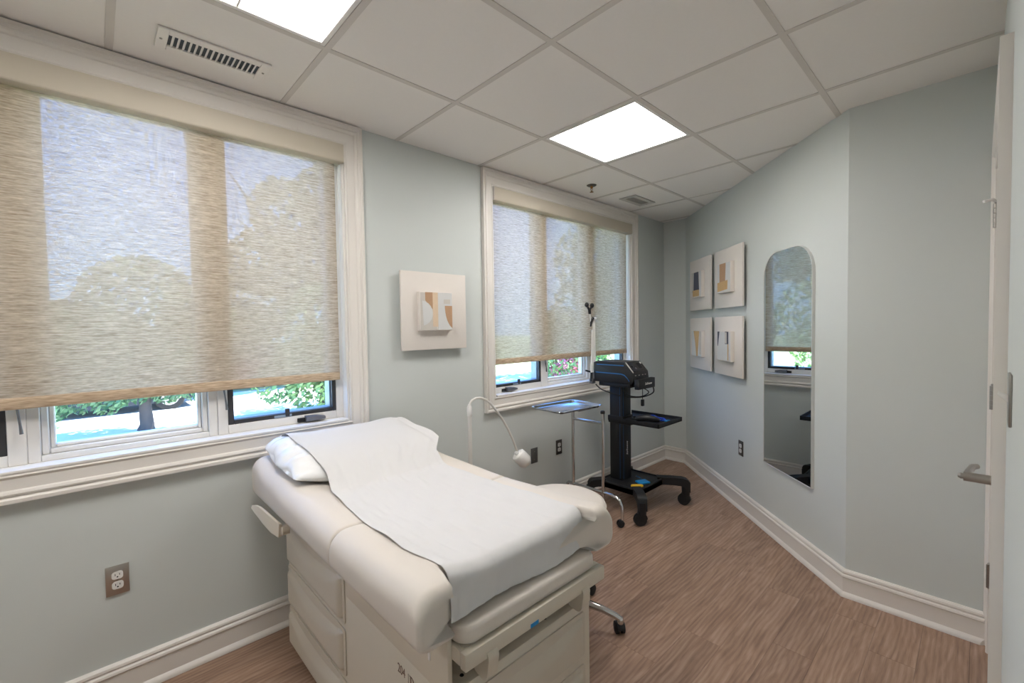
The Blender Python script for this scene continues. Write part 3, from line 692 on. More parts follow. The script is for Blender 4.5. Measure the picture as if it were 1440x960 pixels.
# pillow in a clear cover
PR = (-.150, .505, -.545, -.085)
def pillow_k(u, v): return (max(0, 1-abs(2*u-1)**5)*max(0, 1-abs(2*v-1)**3.4))**.5
def pillow_half(v): return .060-.018*v**2
def pillow():
    nx, ny = 52, 34; x0, x1, y0, y1 = PR; b = bmesh.new()
    up_, lo_ = [], []
    for j in range(ny+1):
        ru, rl = [], []
        for i in range(nx+1):
            u, v = .5-.5*math.cos(PI*i/nx), .5-.5*math.cos(PI*j/ny); x = x0+(x1-x0)*u; y_ = y1+(y0-y1)*v
            k = pillow_k(u, v); hh = pillow_half(v)
            end = math.exp(-(u/.16)**2)
            wr = (.005*math.sin(26*v+8*u)+.004*math.sin(47*v-21*u)+.003*math.sin(71*v+33*u))*end*(.3+k)
            ox, oy = abs(2*u-1)**4, abs(2*v-1)**4; cx_, cy_ = (x0+x1)/2, (y0+y1)/2; x = cx_+(x-cx_)*(1-.055*oy); y_ = cy_+(y_-cy_)*(1-.10*ox)
            zb = pad_z(x, y_)+.003; zm = zb+hh*.60
            vt = b.verts.new((x-.010*math.sin(13*v+1)*(1-k)*end, y_, zm+hh*1.30*k+wr)); ru.append(vt)
            rl.append(vt if i in (0, nx) or j in (0, ny) else b.verts.new((x, y_, zm-hh*.60*min(1, 1.6*k))))
        up_.append(ru); lo_.append(rl)
    for j in range(ny):
        for i in range(nx):
            b.faces.new((up_[j][i], up_[j][i+1], up_[j+1][i+1], up_[j+1][i]))
            f = (lo_[j][i], lo_[j+1][i], lo_[j+1][i+1], lo_[j][i+1])
            if set(f) != {up_[j][i], up_[j][i+1], up_[j+1][i+1], up_[j+1][i]}: b.faces.new(f)
    bmesh.ops.recalc_face_normals(b, faces=b.faces[:])
    m_ = MB(); m_.add(b); return m_.build('pillow', 'poly', None, 80)
tag(pillow(), 'white pillow in crinkled clear cover at the head of the exam table', 'pillow')
def pillow_top(x, y):
    x0, x1, y0, y1 = PR; u = (x-x0)/(x1-x0); v = (y-y1)/(y0-y1)
    if 0 <= u <= 1 and 0 <= v <= 1: return pillow_half(v)*(.60+1.30*pillow_k(u, v))+.007
    return 0
# disposable paper sheet from the pillow to the foot of the table
def lerp_tab(tab, t):
    for (a, va), (c, vc) in zip(tab, tab[1:]):
        if a <= t <= c: k = (t-a)/(c-a); return va+(vc-va)*k
    return tab[-1][1] if t > tab[-1][0] else tab[0][1]
def paper():
    nu, nv = 60, 150; b = bmesh.new(); g = []
    LEFT = [(0, -.075), (.20, -.062), (.40, -.052), (.48, -.040), (.60, -.062), (.9, -.085), (1.15, -.092), (1.30, -.078), (1.6, -.076)]
    RIGHT = [(0, .515), (.20, .528), (.34, .540), (.41, .532), (.50, .458), (.62, .436), (.9, .448), (1.2, .446), (1.36, .445), (1.6, .436)]
    Ltop = 1.335
    for j in range(nv+1):
        t = 1.50*j/nv; row_ = []
        for i in range(nu+1):
            u = i/nu; xl, xr = lerp_tab(LEFT, t), lerp_tab(RIGHT, t)
            x = xl+(xr-xl)*u
            yend = -1.410
            if t <= Ltop-.02:
                y_ = -.078-t*(abs(yend)-.078)/Ltop
                zp = pad_z(x, y_)+.002
                # bridge off the pillow instead of following its steep front edge
                br = 0
                for k in range(8): br = max(br, pillow_top(min(x, .485), min(y_+.018*k, -.10))*(1-smooth(k/7.0)))
                z = zp+max(br, .0)+.0022
                wr = .0035*math.sin(19*u+7*t)*math.sin(5*t+2)+.0022*math.sin(41*u-17*t)+.0015*math.sin(67*u+31*t)
                z += abs(wr)*smooth((t-.3)/.2)
                z += .010*math.exp(-((t-.62)/.10)**2)*math.sin(PI*u)
                if t < .5 and u > .86: z += .006*(u-.86)/.14
            else:
                a = (t-(Ltop-.02)); y0_ = -.078-(Ltop-.02)*(abs(yend)-.078)/Ltop; rad = .040; L = rad*PI/2
                zt = pad_z(x, -1.40)+.007
                if a < L: th = a/rad; y_ = y0_-rad*math.sin(th); z = zt-rad*(1-math.cos(th))
                else: y_ = y0_-rad-.004*math.sin(9*u+1)*smooth((a-L)/.05); z = zt-rad-(a-L)
                z = max(z, .708+.005*math.sin(7*u))
                y_ -= .0025*abs(math.sin(23*u+3))*smooth(a/.04)+.0015*abs(math.sin(57*u+20*a))
            row_.append(b.verts.new((x, y_, z)))
        g.append(row_)
    for j in range(nv):
        for i in range(nu): b.faces.new((g[j][i], g[j][i+1], g[j+1][i+1], g[j+1][i]))
    m_ = MB(); m_.add(b); return m_.build('paper_sheet', 'paper', None, 70)
tag(paper(), 'white disposable paper sheet draped over pillow and exam table', 'paper sheet')

# ------------------------------------------------------------------ casters
def caster(parent, x, y, r=.026, w=.040, ang=0, stem_z=.09, stem='chrome', brake=False):
    c = Vector((x, y, 0)); A = Vector((math.cos(ang), math.sin(ang), 0)); D = Vector((-A.y, A.x, 0))      # A: axle
    hub = c+D*.014+Vector((0, 0, r))
    k = []
    for s in (-1, 1):
        b = MB(); b.lathe([(r*.75, 0), (r, .003), (r, w*.42-.003), (r*.75, w*.42), (.001, w*.42)], hub+A*(s*w*.5 if s < 0 else .08*w), A, 20); wh = b.build('caster_wheel', 'rubber', parent); k.append(wh)
    b = MB()
    rings = []
    for s in (-.30, .30):
        rings.append([hub+A*(s*w)+Vector((0, 0, r*1.15*math.sin(a)))+D*(-r*1.15*math.cos(a)) for a in [PI*.0+PI*.62*i/8 for i in range(9)]]+[hub+A*(s*w)])
    b.loft(rings); b.tube([c+Vector((0, 0, r*1.2)), c+Vector((0, 0, stem_z))], .007, 10); b.build('caster_fork', 'black', parent)
    if brake:
        b = MB(); b.T = basis(hub-D*.0+Vector((0, 0, r*1.25)), A, D, (0, 0, 1)); b.box(-.014, .014, -.03, .012, -.004, .006, .002); b.build('brake_pedal', 'black', parent)

# ------------------------------------------------------------------ stool
SC = Vector((.926, -.925, 0))
st = empty('rolling_stool', SC, 'round cream vinyl rolling stool with chrome five-leg base behind exam table', 'stool')
b = MB(); b.lathe([(.12, .515), (.205, .517), (.216, .524), (.220, .540), (.220, .570), (.214, .590), (.195, .600), (.12, .603), (.001, .604)], SC, seg=48); sp = b.build('seat', 'pad', st, 60)
b = MB(); b.tube([SC+Vector((.2205*math.cos(a), .2205*math.sin(a), .574)) for a in [2*PI*k/48 for k in range(49)]], .0022, 6, False); b.build('seat_piping', 'pad', sp)
b = MB(); b.lathe([(.10, .515), (.10, .505), (.04, .500), (.025, .44), (.025, .30)], SC); b.build('seat_plate', 'black', st)
b = MB(); b.lathe([(.018, .30), (.018, .44)], SC); b.lathe([(.032, .10), (.036, .13), (.030, .31), (.025, .32)], SC); b.build('gas_lift', 'chrome', st)
b = MB(); b.lathe([(.045, .075), (.055, .085), (.05, .125), (.034, .135)], SC); b.build('hub', 'chrome', st)
for k in range(5):
    a = math.radians(-66.5+72*k); d = Vector((math.cos(a), math.sin(a), 0))
    b = MB(); b.tube([SC+d*.04+Vector((0, 0, .112)), SC+d*.12+Vector((0, 0, .112)), SC+d*.20+Vector((0, 0, .102)), SC+d*.262+Vector((0, 0, .084)), SC+d*.290+Vector((0, 0, .070))], [.020, .018, .016, .0145, .013], 14); b.lathe([(.013, .052), (.015, .056), (.015, .076), (.010, .082)], SC+d*.285, seg=14); b.build('leg', 'chrome', st)
    p = SC+d*.285; caster(st, p.x, p.y, .027, .046, a+.5+k, .06)

# ------------------------------------------------------------------ gooseneck lamp
LP = Vector((.832, -.35, 0))
la = empty('gooseneck_lamp', LP, 'white gooseneck exam lamp standing between table and window wall', 'lamp')
b = MB(); b.lathe([(.125, 0), (.128, .008), (.122, .020), (.03, .030), (.014, .05)], LP); b.build('base', 'lampwhite', la)
b = MB(); b.tube([LP+Vector((0, 0, .02)), LP+Vector((0, 0, .945))], .0115, 14); b.build('pole', 'lampwhite', la)
b = MB(); b.lathe([(.013, .935), (.0145, .938), (.0145, .985), (.010, .992), (.009, 1.0)], LP, seg=18); b.build('collar', 'white', la)
nk = [(.832, .99), (.838, 1.008), (.852, 1.022), (.880, 1.031), (.914, 1.028), (.950, 1.014), (.990, .984), (1.035, .935), (1.080, .878), (1.125, .810), (1.160, .745), (1.187, .685), (1.200, .655)]
b = MB(); b.tube([(x, -.35, z) for x, z in nk], .0068, 12); b.build('gooseneck', 'lampwhite', la)
hd = Vector((.50, -.25, -.62)).normalized(); HC = Vector((1.197, -.35, .648))
b = MB(); b.lathe([(.010, -.014), (.014, -.008), (.014, .004), (.038, .006), (.043, .010), (.045, .030), (.045, .074), (.042, .080), (.034, .094), (.031, .096), (.030, .092), (.001, .091)], HC, hd, 28); hh = b.build('lamp_head', 'white', la, 50)
b = MB(); b.lathe([(.029, .0915), (.026, .095), (.001, .096)], HC, hd, 24); b.build('lens', 'lampwhite', hh)
b = MB(); b.box(HC.x+.040, HC.x+.052, HC.y-.01, HC.y+.004, HC.z+.004, HC.z+.012, .002); b.build('switch', 'black', hh)

# ------------------------------------------------------------------ steel tray stand
MS = empty('tray_stand', (2.0, -.285, 0), 'chrome instrument stand with flat steel tray between stool and black cart', 'tray stand')
yA, yB, MX = -.146, -.424, 2.0
b = MB(); b.tube([(MX, yA, .075), (MX, yA, .842)], .0125, 14); b.build('post', 'chrome', MS)
b = MB(); b.tube([(MX, yB, .075), (MX, yB, .795)], .0125, 14); pb = b.build('post', 'chrome', MS)
b = MB(); b.lathe([(.0165, .788), (.017, .792), (.017, .806), (.012, .810)], (MX, yB, 0), seg=16); b.build('end_cap', 'black', pb)
b = MB(); b.tube([(MX, yA, .715), (MX, yB, .715)], .0105, 12); b.build('crossbar', 'chrome', MS)
b = MB(); b.tube([(MX, -.085, .155), (MX, -.085, .19), (MX, -.10, .205), (MX, -.505, .205), (MX, -.54, .198), (MX, -.565, .178), (MX, -.580, .145), (MX, -.584, .05)], .0115, 12); b.build('base_tube', 'chrome', MS)
for y_ in (yA, yB):
    b = MB(); b.tube([(MX, y_, .085), (1.70, y_, .085), (1.60, y_, .082), (1.57, y_, .07), (1.56, y_, .05)], .0115, 12); b.build('base_leg', 'chrome', MS); caster(MS, 1.56, y_, .022, .036, .3, .055)
b = MB(); b.tube([(MX, -.085, .16), (MX, -.085, .05)], .0115, 12); b.build('base_leg', 'chrome', MS)
caster(MS, MX, -.584, .024, .040, .9, .055); caster(MS, MX, -.085, .024, .040, 1.5, .055)
b = MB(); b.tube([(MX, yA, .842), (1.74, yA-.03, .842)], .008, 10); b.tube([(MX, yA, .842), (1.97, -.40, .842), (1.74, -.40, .842)], .008, 10); b.build('tray_bracket', 'chrome', MS)
b = MB(); b.lathe([(.008, 0), (.015, .004), (.015, .018), (.006, .022)], (MX-.012, yA-.01, .812), (-1, -.4, 0), 14); b.build('clamp_knob', 'black', MS)
TR = Matrix.Translation((1.742, -.299, .850)) @ Matrix.Rotation(math.radians(-5.2), 4, 'Z')
b = MB(); b.T = TR
def tray_ring(hx, hy, z, r_): return [(x, y_, z) for x, y_ in rrect(-hx, hx, -hy, hy, r_)]
b.loft([tray_ring(.188, .128, .0, .02), tray_ring(.200, .140, .004, .025), tray_ring(.207, .148, .016, .03), tray_ring(.218, .159, .018, .035), tray_ring(.219, .160, .016, .036), tray_ring(.206, .147, .013, .03), tray_ring(.199, .139, .001, .025), tray_ring(.187, .127, -.003, .02)])
b.build('tray', 'tray', MS, 50)

# ------------------------------------------------------------------ black treatment cart
CT = empty('equipment_cart', (2.39, -.46, 0), 'black wheeled equipment cart with column and shelf in the far corner', 'cart')
b = MB(); b.box(2.305, 2.435, -.395, -.275, .20, .960, .012); colm = b.build('column', 'black_m', CT)
for yy in (-.3965,): 
    b = MB(); b.box(2.3042, 2.3052, -.373, -.3712, .22, .95); b.box(2.318, 2.3198, -.3958, -.3948, .22, .95); b.build('column_groove', 'bluestripe', colm)
text_mesh('Softwave', .030, basis((2.380, -.3953, .40), (0, 0, 1), (-1, 0, 0), (0, -1, 0)), 'column_lettering', 'white', colm, shear=.35)
b = MB(); b.box(2.19, 2.60, -.60, -.24, .165, .207, .004)
for a in ((2.19, 2.60, -.60, -.585), (2.19, 2.60, -.255, -.24), (2.19, 2.205, -.60, -.24), (2.585, 2.60, -.60, -.24)): b.box(*a, .165, .215, .004)
bs = b.build('base_frame', 'black_m', CT)
CPT = [(2.115, -.672, 2.215, -.575), (2.682, -.728, 2.575, -.580), (2.140, -.205, 2.215, -.265), (2.650, -.235, 2.575, -.265)]
for k, (cx, cy, ix, iy) in enumerate(CPT):
    b = MB(); d = Vector((cx-ix, cy-iy, 0)); n = Vector((-d.y, d.x, 0)).normalized()*.033; p, q = Vector((ix, iy, 0)), Vector((cx, cy, 0))
    rings = []
    for t, za, zb in ((-.2, .165, .222), (.45, .165, .222), (.85, .158, .220), (1.04, .125, .210), (1.16, .110, .190)):
        c = p+d*t; rings.append([(c-n)+Vector((0, 0, za)), (c+n)+Vector((0, 0, za)), (c+n)+Vector((0, 0, zb)), (c-n)+Vector((0, 0, zb))])
    b.loft(rings); b.tube([q+Vector((0, 0, .085)), q+Vector((0, 0, .17))], [.030, .033], 14); b.build('leg', 'black_m', CT)
    caster(CT, cx, cy, .046, .036, (.9, .15, .4, .2)[k], .10, brake=k < 2)
# accessory shelf
b = MB(); x0, x1, y0, y1, z = 2.215, 2.575, -.750, -.395, .690
b.poly([(x0, y0, z), (x1, y0, z), (x1, y1+.08, z), (2.44, y1, z), (2.30, y1, z), (x0, y1-.05, z)], (0, 0, .010), .002)
for p, q in (((x0, y0), (x1, y0)), ((x1, y0), (x1, y1+.08)), ((x0, y1-.05), (x0, y0))):
    d = (Vector(q)-Vector(p)).normalized(); n = Vector((-d.y, d.x))*.006
    b.poly([(p[0], p[1], z), (q[0], q[1], z), (q[0]+n.x, q[1]+n.y, z), (p[0]+n.x, p[1]+n.y, z)], (0, 0, .032))
b.box(2.30, 2.44, -.47, -.265, .655, .692, .008); b.box(2.296, 2.444, -.405, -.265, .672, .715, .004); b.build('shelf', 'black_m', CT)

# console on top of the cart
CS = empty('therapy_console', (2.31, -.385, .96), 'black therapy console with blue stripes sitting on the cart column', 'medical console')
X0, X1 = 2.195, 2.425
b = MB(); side = [(-.205, .992), (-.205, 1.140), (-.222, 1.152), (-.485, 1.152), (-.552, 1.078), (-.560, 1.015), (-.548, .992)]
b.poly([(X0, y_, z_) for y_, z_ in side], (X1-X0, 0, 0), .006); cas = b.build('case', 'black', CS)
b = MB(); b.box(X0+.02, X1-.02, -.52, -.24, .960, .992, .004); b.build('under_plate', 'black_m', CS)
b = MB()
for pts in ([(-.235, 1.128), (-.48, 1.128)], [(-.225, 1.066), (-.455, 1.064), (-.485, 1.056), (-.505, 1.040), (-.528, 1.012)]):
    b.loft([[(X0-.0012, y_, z_+.0035), (X0+.001, y_, z_+.0035), (X0+.001, y_, z_-.0035), (X0-.0012, y_, z_-.0035)] for y_, z_ in pts])
b.build('blue_stripe', 'bluestripe', cas)
sl = Vector((0, -.067, -.074)).normalized(); sn = Vector((0, -.074, .067)).normalized()
Fp = basis(Vector(((X0+X1)/2, -.5185, 1.115))+sn*.001, (1, 0, 0), -sl, sn)
b = MB(); b.T = Fp; b.box(-.100, .100, -.042, .040, -.0005, .002, .001, 1); pn = b.build('control_panel', 'screen', cas)
for (x, y_, r_, m_) in ((-.055, .006, .010, 'black'), (-.030, -.016, .007, 'crank'), (.085, .030, .010, 'white')):
    b = MB(); b.T = Fp; b.lathe([(r_, .002), (r_*.9, .005), (.001, .006)], seg=16); b.bm.transform(Fp @ Matrix.Translation((x, y_, 0)) @ Fp.inverted()); b.build('button', m_, pn)
b = MB(); b.T = Fp; b.box(.02, .065, -.02, .03, .002, .0026); b.build('display', 'black', pn)
b = MB(); b.tube([(X0+.010, -.489, 1.154), (X0+.010, -.556, 1.078)], .004, 8); b.build('panel_edge', 'satin', cas)
for k, x in enumerate((.04, .09, .14, .18)):
    b = MB(); b.box(X0+x-.008, X0+x+.008, -.5580, -.5545, 1.052, 1.058, .001, 1); b.build('port_mark', 'satin', cas)
b = MB(); b.box(X0+.005, X1+.012, -.603, -.566, .955, 1.030, .004); b.box(X0+.06, X1-.06, -.57, -.50, .966, .986, .002); br = b.build('front_bracket', 'black_m', CS)
text_mesh('Softwave', .027, basis((X0+.092, -.6034, .984), (1, 0, 0), (0, 0, 1), (0, -1, 0)), 'bracket_lettering', 'white', br, shear=.35)
# cables under the console
def cable(name, pts, r_, m_, label, cat, parent=None):
    P3 = [Vector(p) for p in pts]; out = []
    for i in range(len(P3)-1):
        p0, p1, p2, p3 = P3[max(i-1, 0)], P3[i], P3[i+1], P3[min(i+2, len(P3)-1)]
        for k in range(8):
            t = k/8; out.append(.5*((2*p1)+(-p0+p2)*t+(2*p0-5*p1+4*p2-p3)*t*t+(-p0+3*p1-3*p2+p3)*t**3))
    out.append(P3[-1]); b = MB(); b.tube(out, r_, 7); o = b.build(name, m_, parent)
    return tag(o, label, cat) if label else o
cable('cable', [(2.215, -.21, .965), (2.23, -.26, .925), (2.29, -.36, .885), (2.36, -.42, .865), (2.44, -.50, .868), (2.465, -.57, .905), (2.44, -.585, .955)], .005, 'black', None, None, CS)
cable('cable', [(2.33, -.55, .96), (2.40, -.57, .915), (2.37, -.52, .880), (2.32, -.45, .885), (2.28, -.42, .93)], .004, 'black', None, None, CS)
b = MB(); b.tube([(2.30, -.575, .96), (2.30, -.575, .875)], .003, 6); b.box(2.288, 2.312, -.585, -.565, .822, .872, .004); b.build('hanging_plug', 'black', CS)
# jointed arm that holds the handpiece
AR = empty('holder_arm', (2.205, -.20, .985), 'folded white and black jointed holder arm clamped to the console', 'holder arm')
b = MB(); b.box(2.180, 2.222, -.2035, -.170, .972, 1.010, .004); b.tube([(2.20, -.19, 1.01), (2.20, -.19, 1.06)], .009, 10); b.build('clamp', 'crank', AR)
b = MB(); b.tube([(2.165, -.150, 1.075), (2.232, -.170, 1.055)], .007, 8); b.tube([(2.185, -.19, 1.06), (2.180, -.19, .99)], .008, 8); b.build('clamp_lever', 'black', AR)
b = MB(); b.ball((2.245, -.184, 1.050), .014); b.tube([(2.20, -.19, 1.058), (2.245, -.184, 1.050)], .006, 8); lj = b.build('lower_joint', 'white', AR)
for p, q in (((2.247, -.184, 1.05), (2.232, -.19, 1.490)), ((2.215, -.184, 1.06), (2.222, -.188, 1.480)), ((2.188, -.188, 1.06), (2.205, -.188, 1.40))):
    b = MB(); b.tube([p, q], .0065, 10); b.build('arm_rod', 'lampwhite', AR)
b = MB(); b.tube([(2.236, -.20, 1.492), (2.200, -.195, 1.488)], .010, 10); b.build('elbow', 'white', AR)
b = MB(); b.tube([(2.208, -.195, 1.494), (2.192, -.193, 1.480), (2.182, -.19, 1.425)], [.012, .013, .006], 10); b.build('elbow_knob', 'black', AR)
b = MB(); b.tube([(2.188, -.19, 1.45), (2.170, -.19, 1.535)], .0055, 10); b.build('tip_rod', 'lampwhite', AR)
b = MB(); b.tube([(2.172, -.19, 1.525), (2.168, -.19, 1.560)], [.011, .012], 12); b.tube([(2.168, -.19, 1.552), (2.138, -.19, 1.590)], [.009, .008], 10); b.tube([(2.168, -.19, 1.552), (2.200, -.19, 1.588)], [.009, .008], 10)
b.ball((2.134, -.19, 1.596), .017, 2, (1, 1, 1.2)); b.ball((2.202, -.19, 1.592), .017, 2, (1, 1, 1.2)); b.build('gripper', 'black', AR)
# things lying on the shelf and on the cart base
coil = []
for k in range(60):
    a = 2*PI*k/20; coil.append((2.36+(.055+.004*math.sin(5*a))*math.cos(a), -.50+.045*math.sin(a), .7045+.00024*k))
b = MB(); b.tube(coil, .004, 7); tag(b.build('cable_coil', 'black'), 'coiled black cable lying on the cart shelf', 'cable')
cable('blue_cable', [(2.35, -.55, .706), (2.42, -.52, .716), (2.47, -.57, .724), (2.43, -.62, .718), (2.48, -.64, .710), (2.45, -.68, .706), (2.40, -.655, .712), (2.44, -.60, .726), (2.49, -.60, .708)], .006, 'bluecable', 'tangled bright blue cable on the cart shelf', 'cable')
b = MB()
hp = [(2.30, -.52, .720), (2.31, -.56, .730), (2.325, -.60, .732), (2.345, -.64, .726), (2.37, -.675, .716)]
b.tube(hp, [.018, .024, .026, .023, .014], 14); hdp = b.build('handpiece', 'black'); tag(hdp, 'curved black handpiece resting on the cart shelf beside the blue cable', 'handpiece')
b = MB(); b.box(2.425, 2.478, -.705, -.680, .700, .708, .003); tag(b.build('blue_applicator', 'blueitem'), 'small bright blue applicator at the edge of the cart shelf', 'applicator')
b = MB(); b.T = Matrix.Translation((2.374, -.528, .2075)) @ Matrix.Rotation(math.radians(-25), 4, 'Z'); b.box(-.045, .045, -.035, .035, 0, .014, .003); tag(b.build('blue_packet', 'blueitem'), 'blue packet lying in the cart base tray', 'packet')
b = MB(); b.T = Matrix.Translation((2.273, -0.540, .2075)) @ Matrix.Rotation(math.radians(-42), 4, 'Z'); b.loft([[(x*sc, y_*sc, z_) for x, y_ in rrect(-.048, .048, -.018, .018, .0175)] for z_, sc in ((0, .95), (.004, 1), (.012, .95))]); tag(b.build('yellow_tag', 'yellow'), 'yellow oval tag lying in the cart base tray', 'tag')
cable('thin_blue_cord', [(2.4655, -0.4142, 0.2105), (2.4455, -0.4342, 0.219), (2.4505, -0.4542, 0.214), (2.4305, -0.4692, 0.22), (2.4355, -0.4842, 0.2105)], .003, 'bluestripe', 'thin blue cord behind the packet in the cart base', 'cord')

# ------------------------------------------------------------------ outside
GZ = -.5
b = MB(); b.box(-40, 70, .25, 75, GZ-.2, GZ); tag(b.build('lawn', 'grass'), 'sunlit lawn outside the windows', None, None, 'structure')
b = MB(); b.poly([(-16, 3.2, GZ), (3.9, 3.2, GZ), (6.4, 13.6, GZ), (-16, 14.6, GZ)], (0, 0, .02)); tag(b.build('pavement', 'concrete'), 'pale sunlit pavement beyond the window', None, None, 'structure')
b = MB(); b.poly([(6.5, 6.9, GZ), (24, 14.2, GZ), (23.4, 15.6, GZ), (6, 8.2, GZ)], (0, 0, .02)); tag(b.build('footpath', 'concrete'), 'pale footpath across the lawn', None, None, 'structure')
def leaves(name, blobs, n, size, material, parent, seed, sq=1.0):
    rnd = random.Random(seed); vs_, fs = [], []
    tot = sum(b_[3]**2 for b_ in blobs)
    for bx, by, bz, br_ in blobs:
        for _ in range(int(n*br_*br_/tot)):
            while True:
                v = Vector((rnd.uniform(-1, 1), rnd.uniform(-1, 1), rnd.uniform(-1, 1)))
                if .15 < v.length < 1: break
            v = v.normalized()*v.length**.5
            c = Vector((bx, by, bz))+Vector((v.x*br_, v.y*br_, v.z*br_*sq))
            a = Vector((rnd.gauss(0, 1), rnd.gauss(0, 1), rnd.gauss(0, 1))).normalized(); u = a.orthogonal().normalized(); w = a.cross(u)
            s_ = size*rnd.uniform(.6, 1.3); k = len(vs_)
            vs_ += [c-u*s_, c+w*s_*.5, c+u*s_, c-w*s_*.5]; fs.append((k, k+1, k+2, k+3))
    me = bpy.data.meshes.new(name); org = WL[parent.name]
    me.from_pydata([v-org for v in vs_], [], fs); me.materials.append(M[material]); o = bpy.data.objects.new(name, me); COL.objects.link(o); place(o, org, parent)
    o['kind'] = 'stuff'; return o
def tree(x, y, h0, hc, R, n, label, group, leafm='leaf', tr=.10, size=.09, seed=1, cat='tree', blobs=None, limbs=7):
    rnd = random.Random(seed); r = empty('tree' if cat == 'tree' else 'shrub', (x, y, GZ), label, cat, group)
    b = MB(); top = Vector((x+.1, y, hc)); 
    b.tube([(x, y, GZ), (x+.02, y, GZ+.25*(h0-GZ)), (x, y, h0), top], [tr*1.25, tr, tr*.85, tr*.2], 10)
    b.build('trunk', 'bark', r)
    for k in range(limbs):
        a = 2*PI*k/limbs+rnd.random(); s0 = Vector((x, y, h0-.1+rnd.random()*.4)); e_ = Vector((x+R*.8*math.cos(a), y+R*.8*math.sin(a), hc+rnd.uniform(-.4, .5)*R*.6)); m_ = (s0+e_)/2+Vector((0, 0, .12*R))
        b = MB(); b.tube([s0, m_, e_], [tr*.5, tr*.3, tr*.08], 7); b.build('branch', 'bark', r)
    if blobs is None:
        blobs = [(x, y, hc, R*.75)]+[(x+R*.62*math.cos(a), y+R*.62*math.sin(a), hc+rnd.uniform(-.35, .35)*R, R*rnd.uniform(.38, .55)) for a in [2*PI*k/7 for k in range(7)]]
    leaves('foliage', blobs, n, size, leafm, r, seed+50)
    return r
tree(.02, 9.0, -.02, 1.6, 1.1, 9000, 'small tree with grey trunk on the pavement outside', None, 'leaf', .12, .062, 3, blobs=[(0, 9, 2.0, .95), (-1.0, 9, 1.45, .6), (.95, 9.1, 1.75, .7), (-.4, 9, 1.1, .7), (.5, 8.9, 1.1, .6), (-1.05, 8.9, .32, .40), (-.50, 8.8, .22, .30), (.75, 8.8, .38, .34), (.35, 8.9, .26, .26), (-.15, 8.8, .34, .28), (-1.3, 8.9, .1, .25)])
tree(-1.75, 6.4, -.2, .5, .5, 420, 'low leafy sapling with sparse drooping twigs beside the grey-trunked tree', None, 'leaf', .03, .055, 4, blobs=[(-1.45, 6.4, .25, .4), (-1.18, 6.4, -.26, .20), (-1.8, 6.4, .6, .5)])
tree(3.3, 8.6, .3, 1.1, 1.5, 5200, 'bushy light green shrub with pale stems outside the casement', None, 'leaf2', .05, .08, 5, 'shrub', [(2.35, 8.6, .3, .55), (3.0, 8.5, .05, .5), (3.7, 8.6, .2, .6), (2.8, 8.6, .75, .6), (3.3, 8.6, .5, .8), (2.9, 8.4, .9, .7), (4.1, 8.8, .8, 1.0), (3.4, 8.4, 1.7, .9), (4.6, 9.2, 1.6, 1.0)], 10)
tree(4.9, 14, 2.2, 5.6, 3.3, 7000, 'tall tree rising behind the light green shrub', None, 'leaf3', .2, .13, 6, blobs=[(4.2, 14, 5.5, 1.1), (5.6, 14, 6.1, 1.2), (3.5, 14, 3.7, 1.1), (5.0, 14, 3.6, 1.5), (6.6, 14, 4.2, 1.3), (3.2, 14, 2.2, 1.2)])
tree(8.2, 5.2, .0, .45, .85, 3600, 'flowering shrub with pink blooms beyond the tray stand window', None, 'leaf2', .03, .06, 8, 'shrub', [(8.2, 5.2, .15, .65), (7.8, 4.9, .5, .5), (8.8, 5.2, .45, .6), (8.5, 5.0, .9, .5), (9.4, 5.2, .5, .6)], 9)
pinkr = [o for o in bpy.data.objects if o.get('label', '').startswith('flowering shrub')][0]
leaves('blossom', [(8.1, 4.9, .55, .5), (8.5, 4.9, .75, .5), (7.8, 4.7, .3, .4)], 1100, .05, 'pink', pinkr, 99)
tree(15.4, 9, 1.8, 4.4, 2.4, 6000, 'large tree beyond the flowering shrub', None, 'leaf3', .2, .13, 9, blobs=[(14.8, 9, 4.2, 1.7), (16.2, 9, 4.6, 1.8), (17.8, 9, 4.0, 1.8), (14.3, 9, 2.0, 1.5), (16.2, 9, 2.0, 1.8)])
for k, (x, y, R_, l_) in enumerate(((-9, 30, 3.0, 'leaf3'), (-1, 33, 3.2, 'leaf'), (7, 34, 3.2, 'leaf3'), (15, 35, 3.0, 'leaf'), (25, 32, 3.2, 'leaf3'), (34, 28, 3.2, 'leaf'), (44, 24, 3.2, 'leaf3'))):
    tree(x, y, .6, 1.3, R_*.78, 2600, 'round-crowned tree in the distant row across the lawn', 'distant row of trees', l_, .25, .24, 20+k, limbs=4)
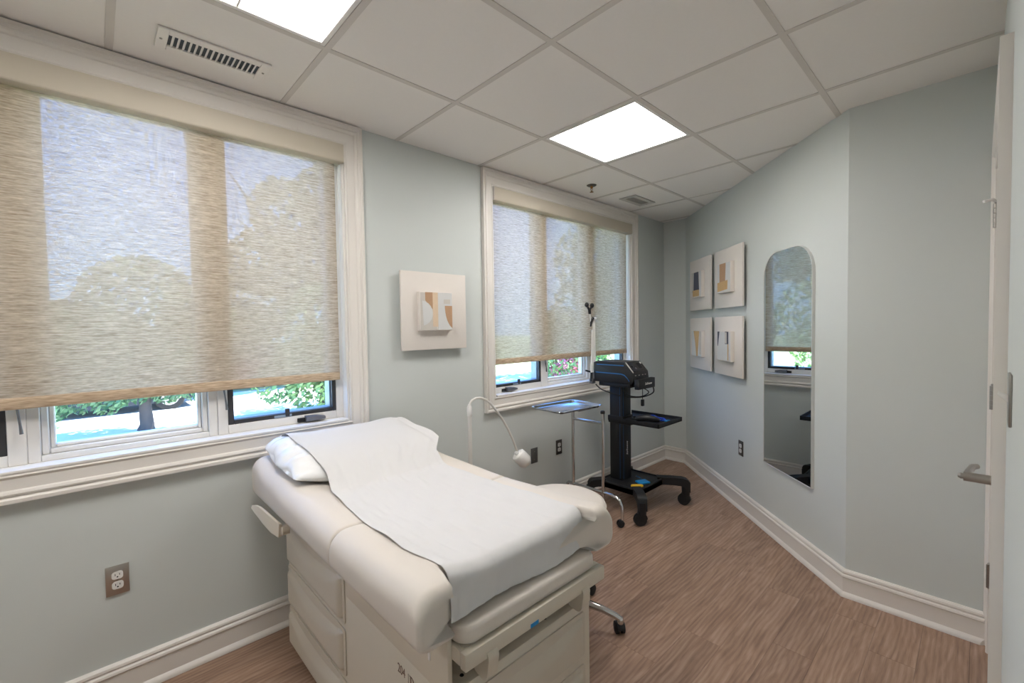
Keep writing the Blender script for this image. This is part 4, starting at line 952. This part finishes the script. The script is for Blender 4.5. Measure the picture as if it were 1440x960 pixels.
def car(x, y, ang, paint, label, name='car'):
    r = empty(name, (x, y, GZ), label, 'car'); F_ = Matrix.Translation((x, y, GZ)) @ Matrix.Rotation(ang, 4, 'Z')
    sec = [(-2.15, .45, .62, .70), (-2.05, .28, .82, .80), (-1.3, .22, .92, .86), (-.2, .2, .96, .88), (1.0, .2, .95, .88), (1.8, .24, .86, .85), (2.1, .32, .70, .76), (2.18, .42, .58, .66)]
    b = MB(); b.T = F_; b.loft([[(px_, -w_, z0_), (px_, w_, z0_), (px_, w_*1.0, (z0_+z1_)/2), (px_, w_*.92, z1_), (px_, -w_*.92, z1_), (px_, -w_, (z0_+z1_)/2)] for px_, z0_, z1_, w_ in sec]); bd = b.build('body', paint, r, 50)
    cab = [(-1.75, .90, .92, .72), (-1.15, .92, 1.38, .62), (-.2, .94, 1.46, .62), (.45, .94, 1.40, .62), (1.15, .92, .95, .74)]
    b = MB(); b.T = F_; b.loft([[(px_, -w_-.06, z0_), (px_, w_+.06, z0_), (px_, w_, z1_), (px_, -w_, z1_)] for px_, z0_, z1_, w_ in cab]); b.build('windows', 'car_glass', r, 30)
    b = MB(); b.T = F_; b.loft([[(px_, -w_, z_), (px_, w_, z_), (px_, w_-.03, z_+.03), (px_, -w_+.03, z_+.03)] for px_, z_, w_ in ((-1.12, 1.375, .60), (-.2, 1.455, .61), (.42, 1.395, .60))]); b.build('roof', paint, r)
    for wx in (-1.35, 1.35):
        for wy in (-.80, .80):
            b = MB(); b.T = F_; b.lathe([(.16, -.09), (.31, -.09), (.325, -.06), (.325, .06), (.31, .09), (.16, .09)], (wx, wy, .325), (0, 1, 0), 22); w_ = b.build('wheel', 'rubber', r)
            b = MB(); b.T = F_; b.lathe([(.20, -.096), (.19, .096)], (wx, wy, .325), (0, 1, 0), 16); b.build('hubcap', 'satin', w_)
car(-.72, 12.4, .03, 'car_blue', 'dark blue car parked behind the small grey-trunked tree')
car(3.5, 15.4, .06, 'car_red', 'red car parked farther off behind the dark car')
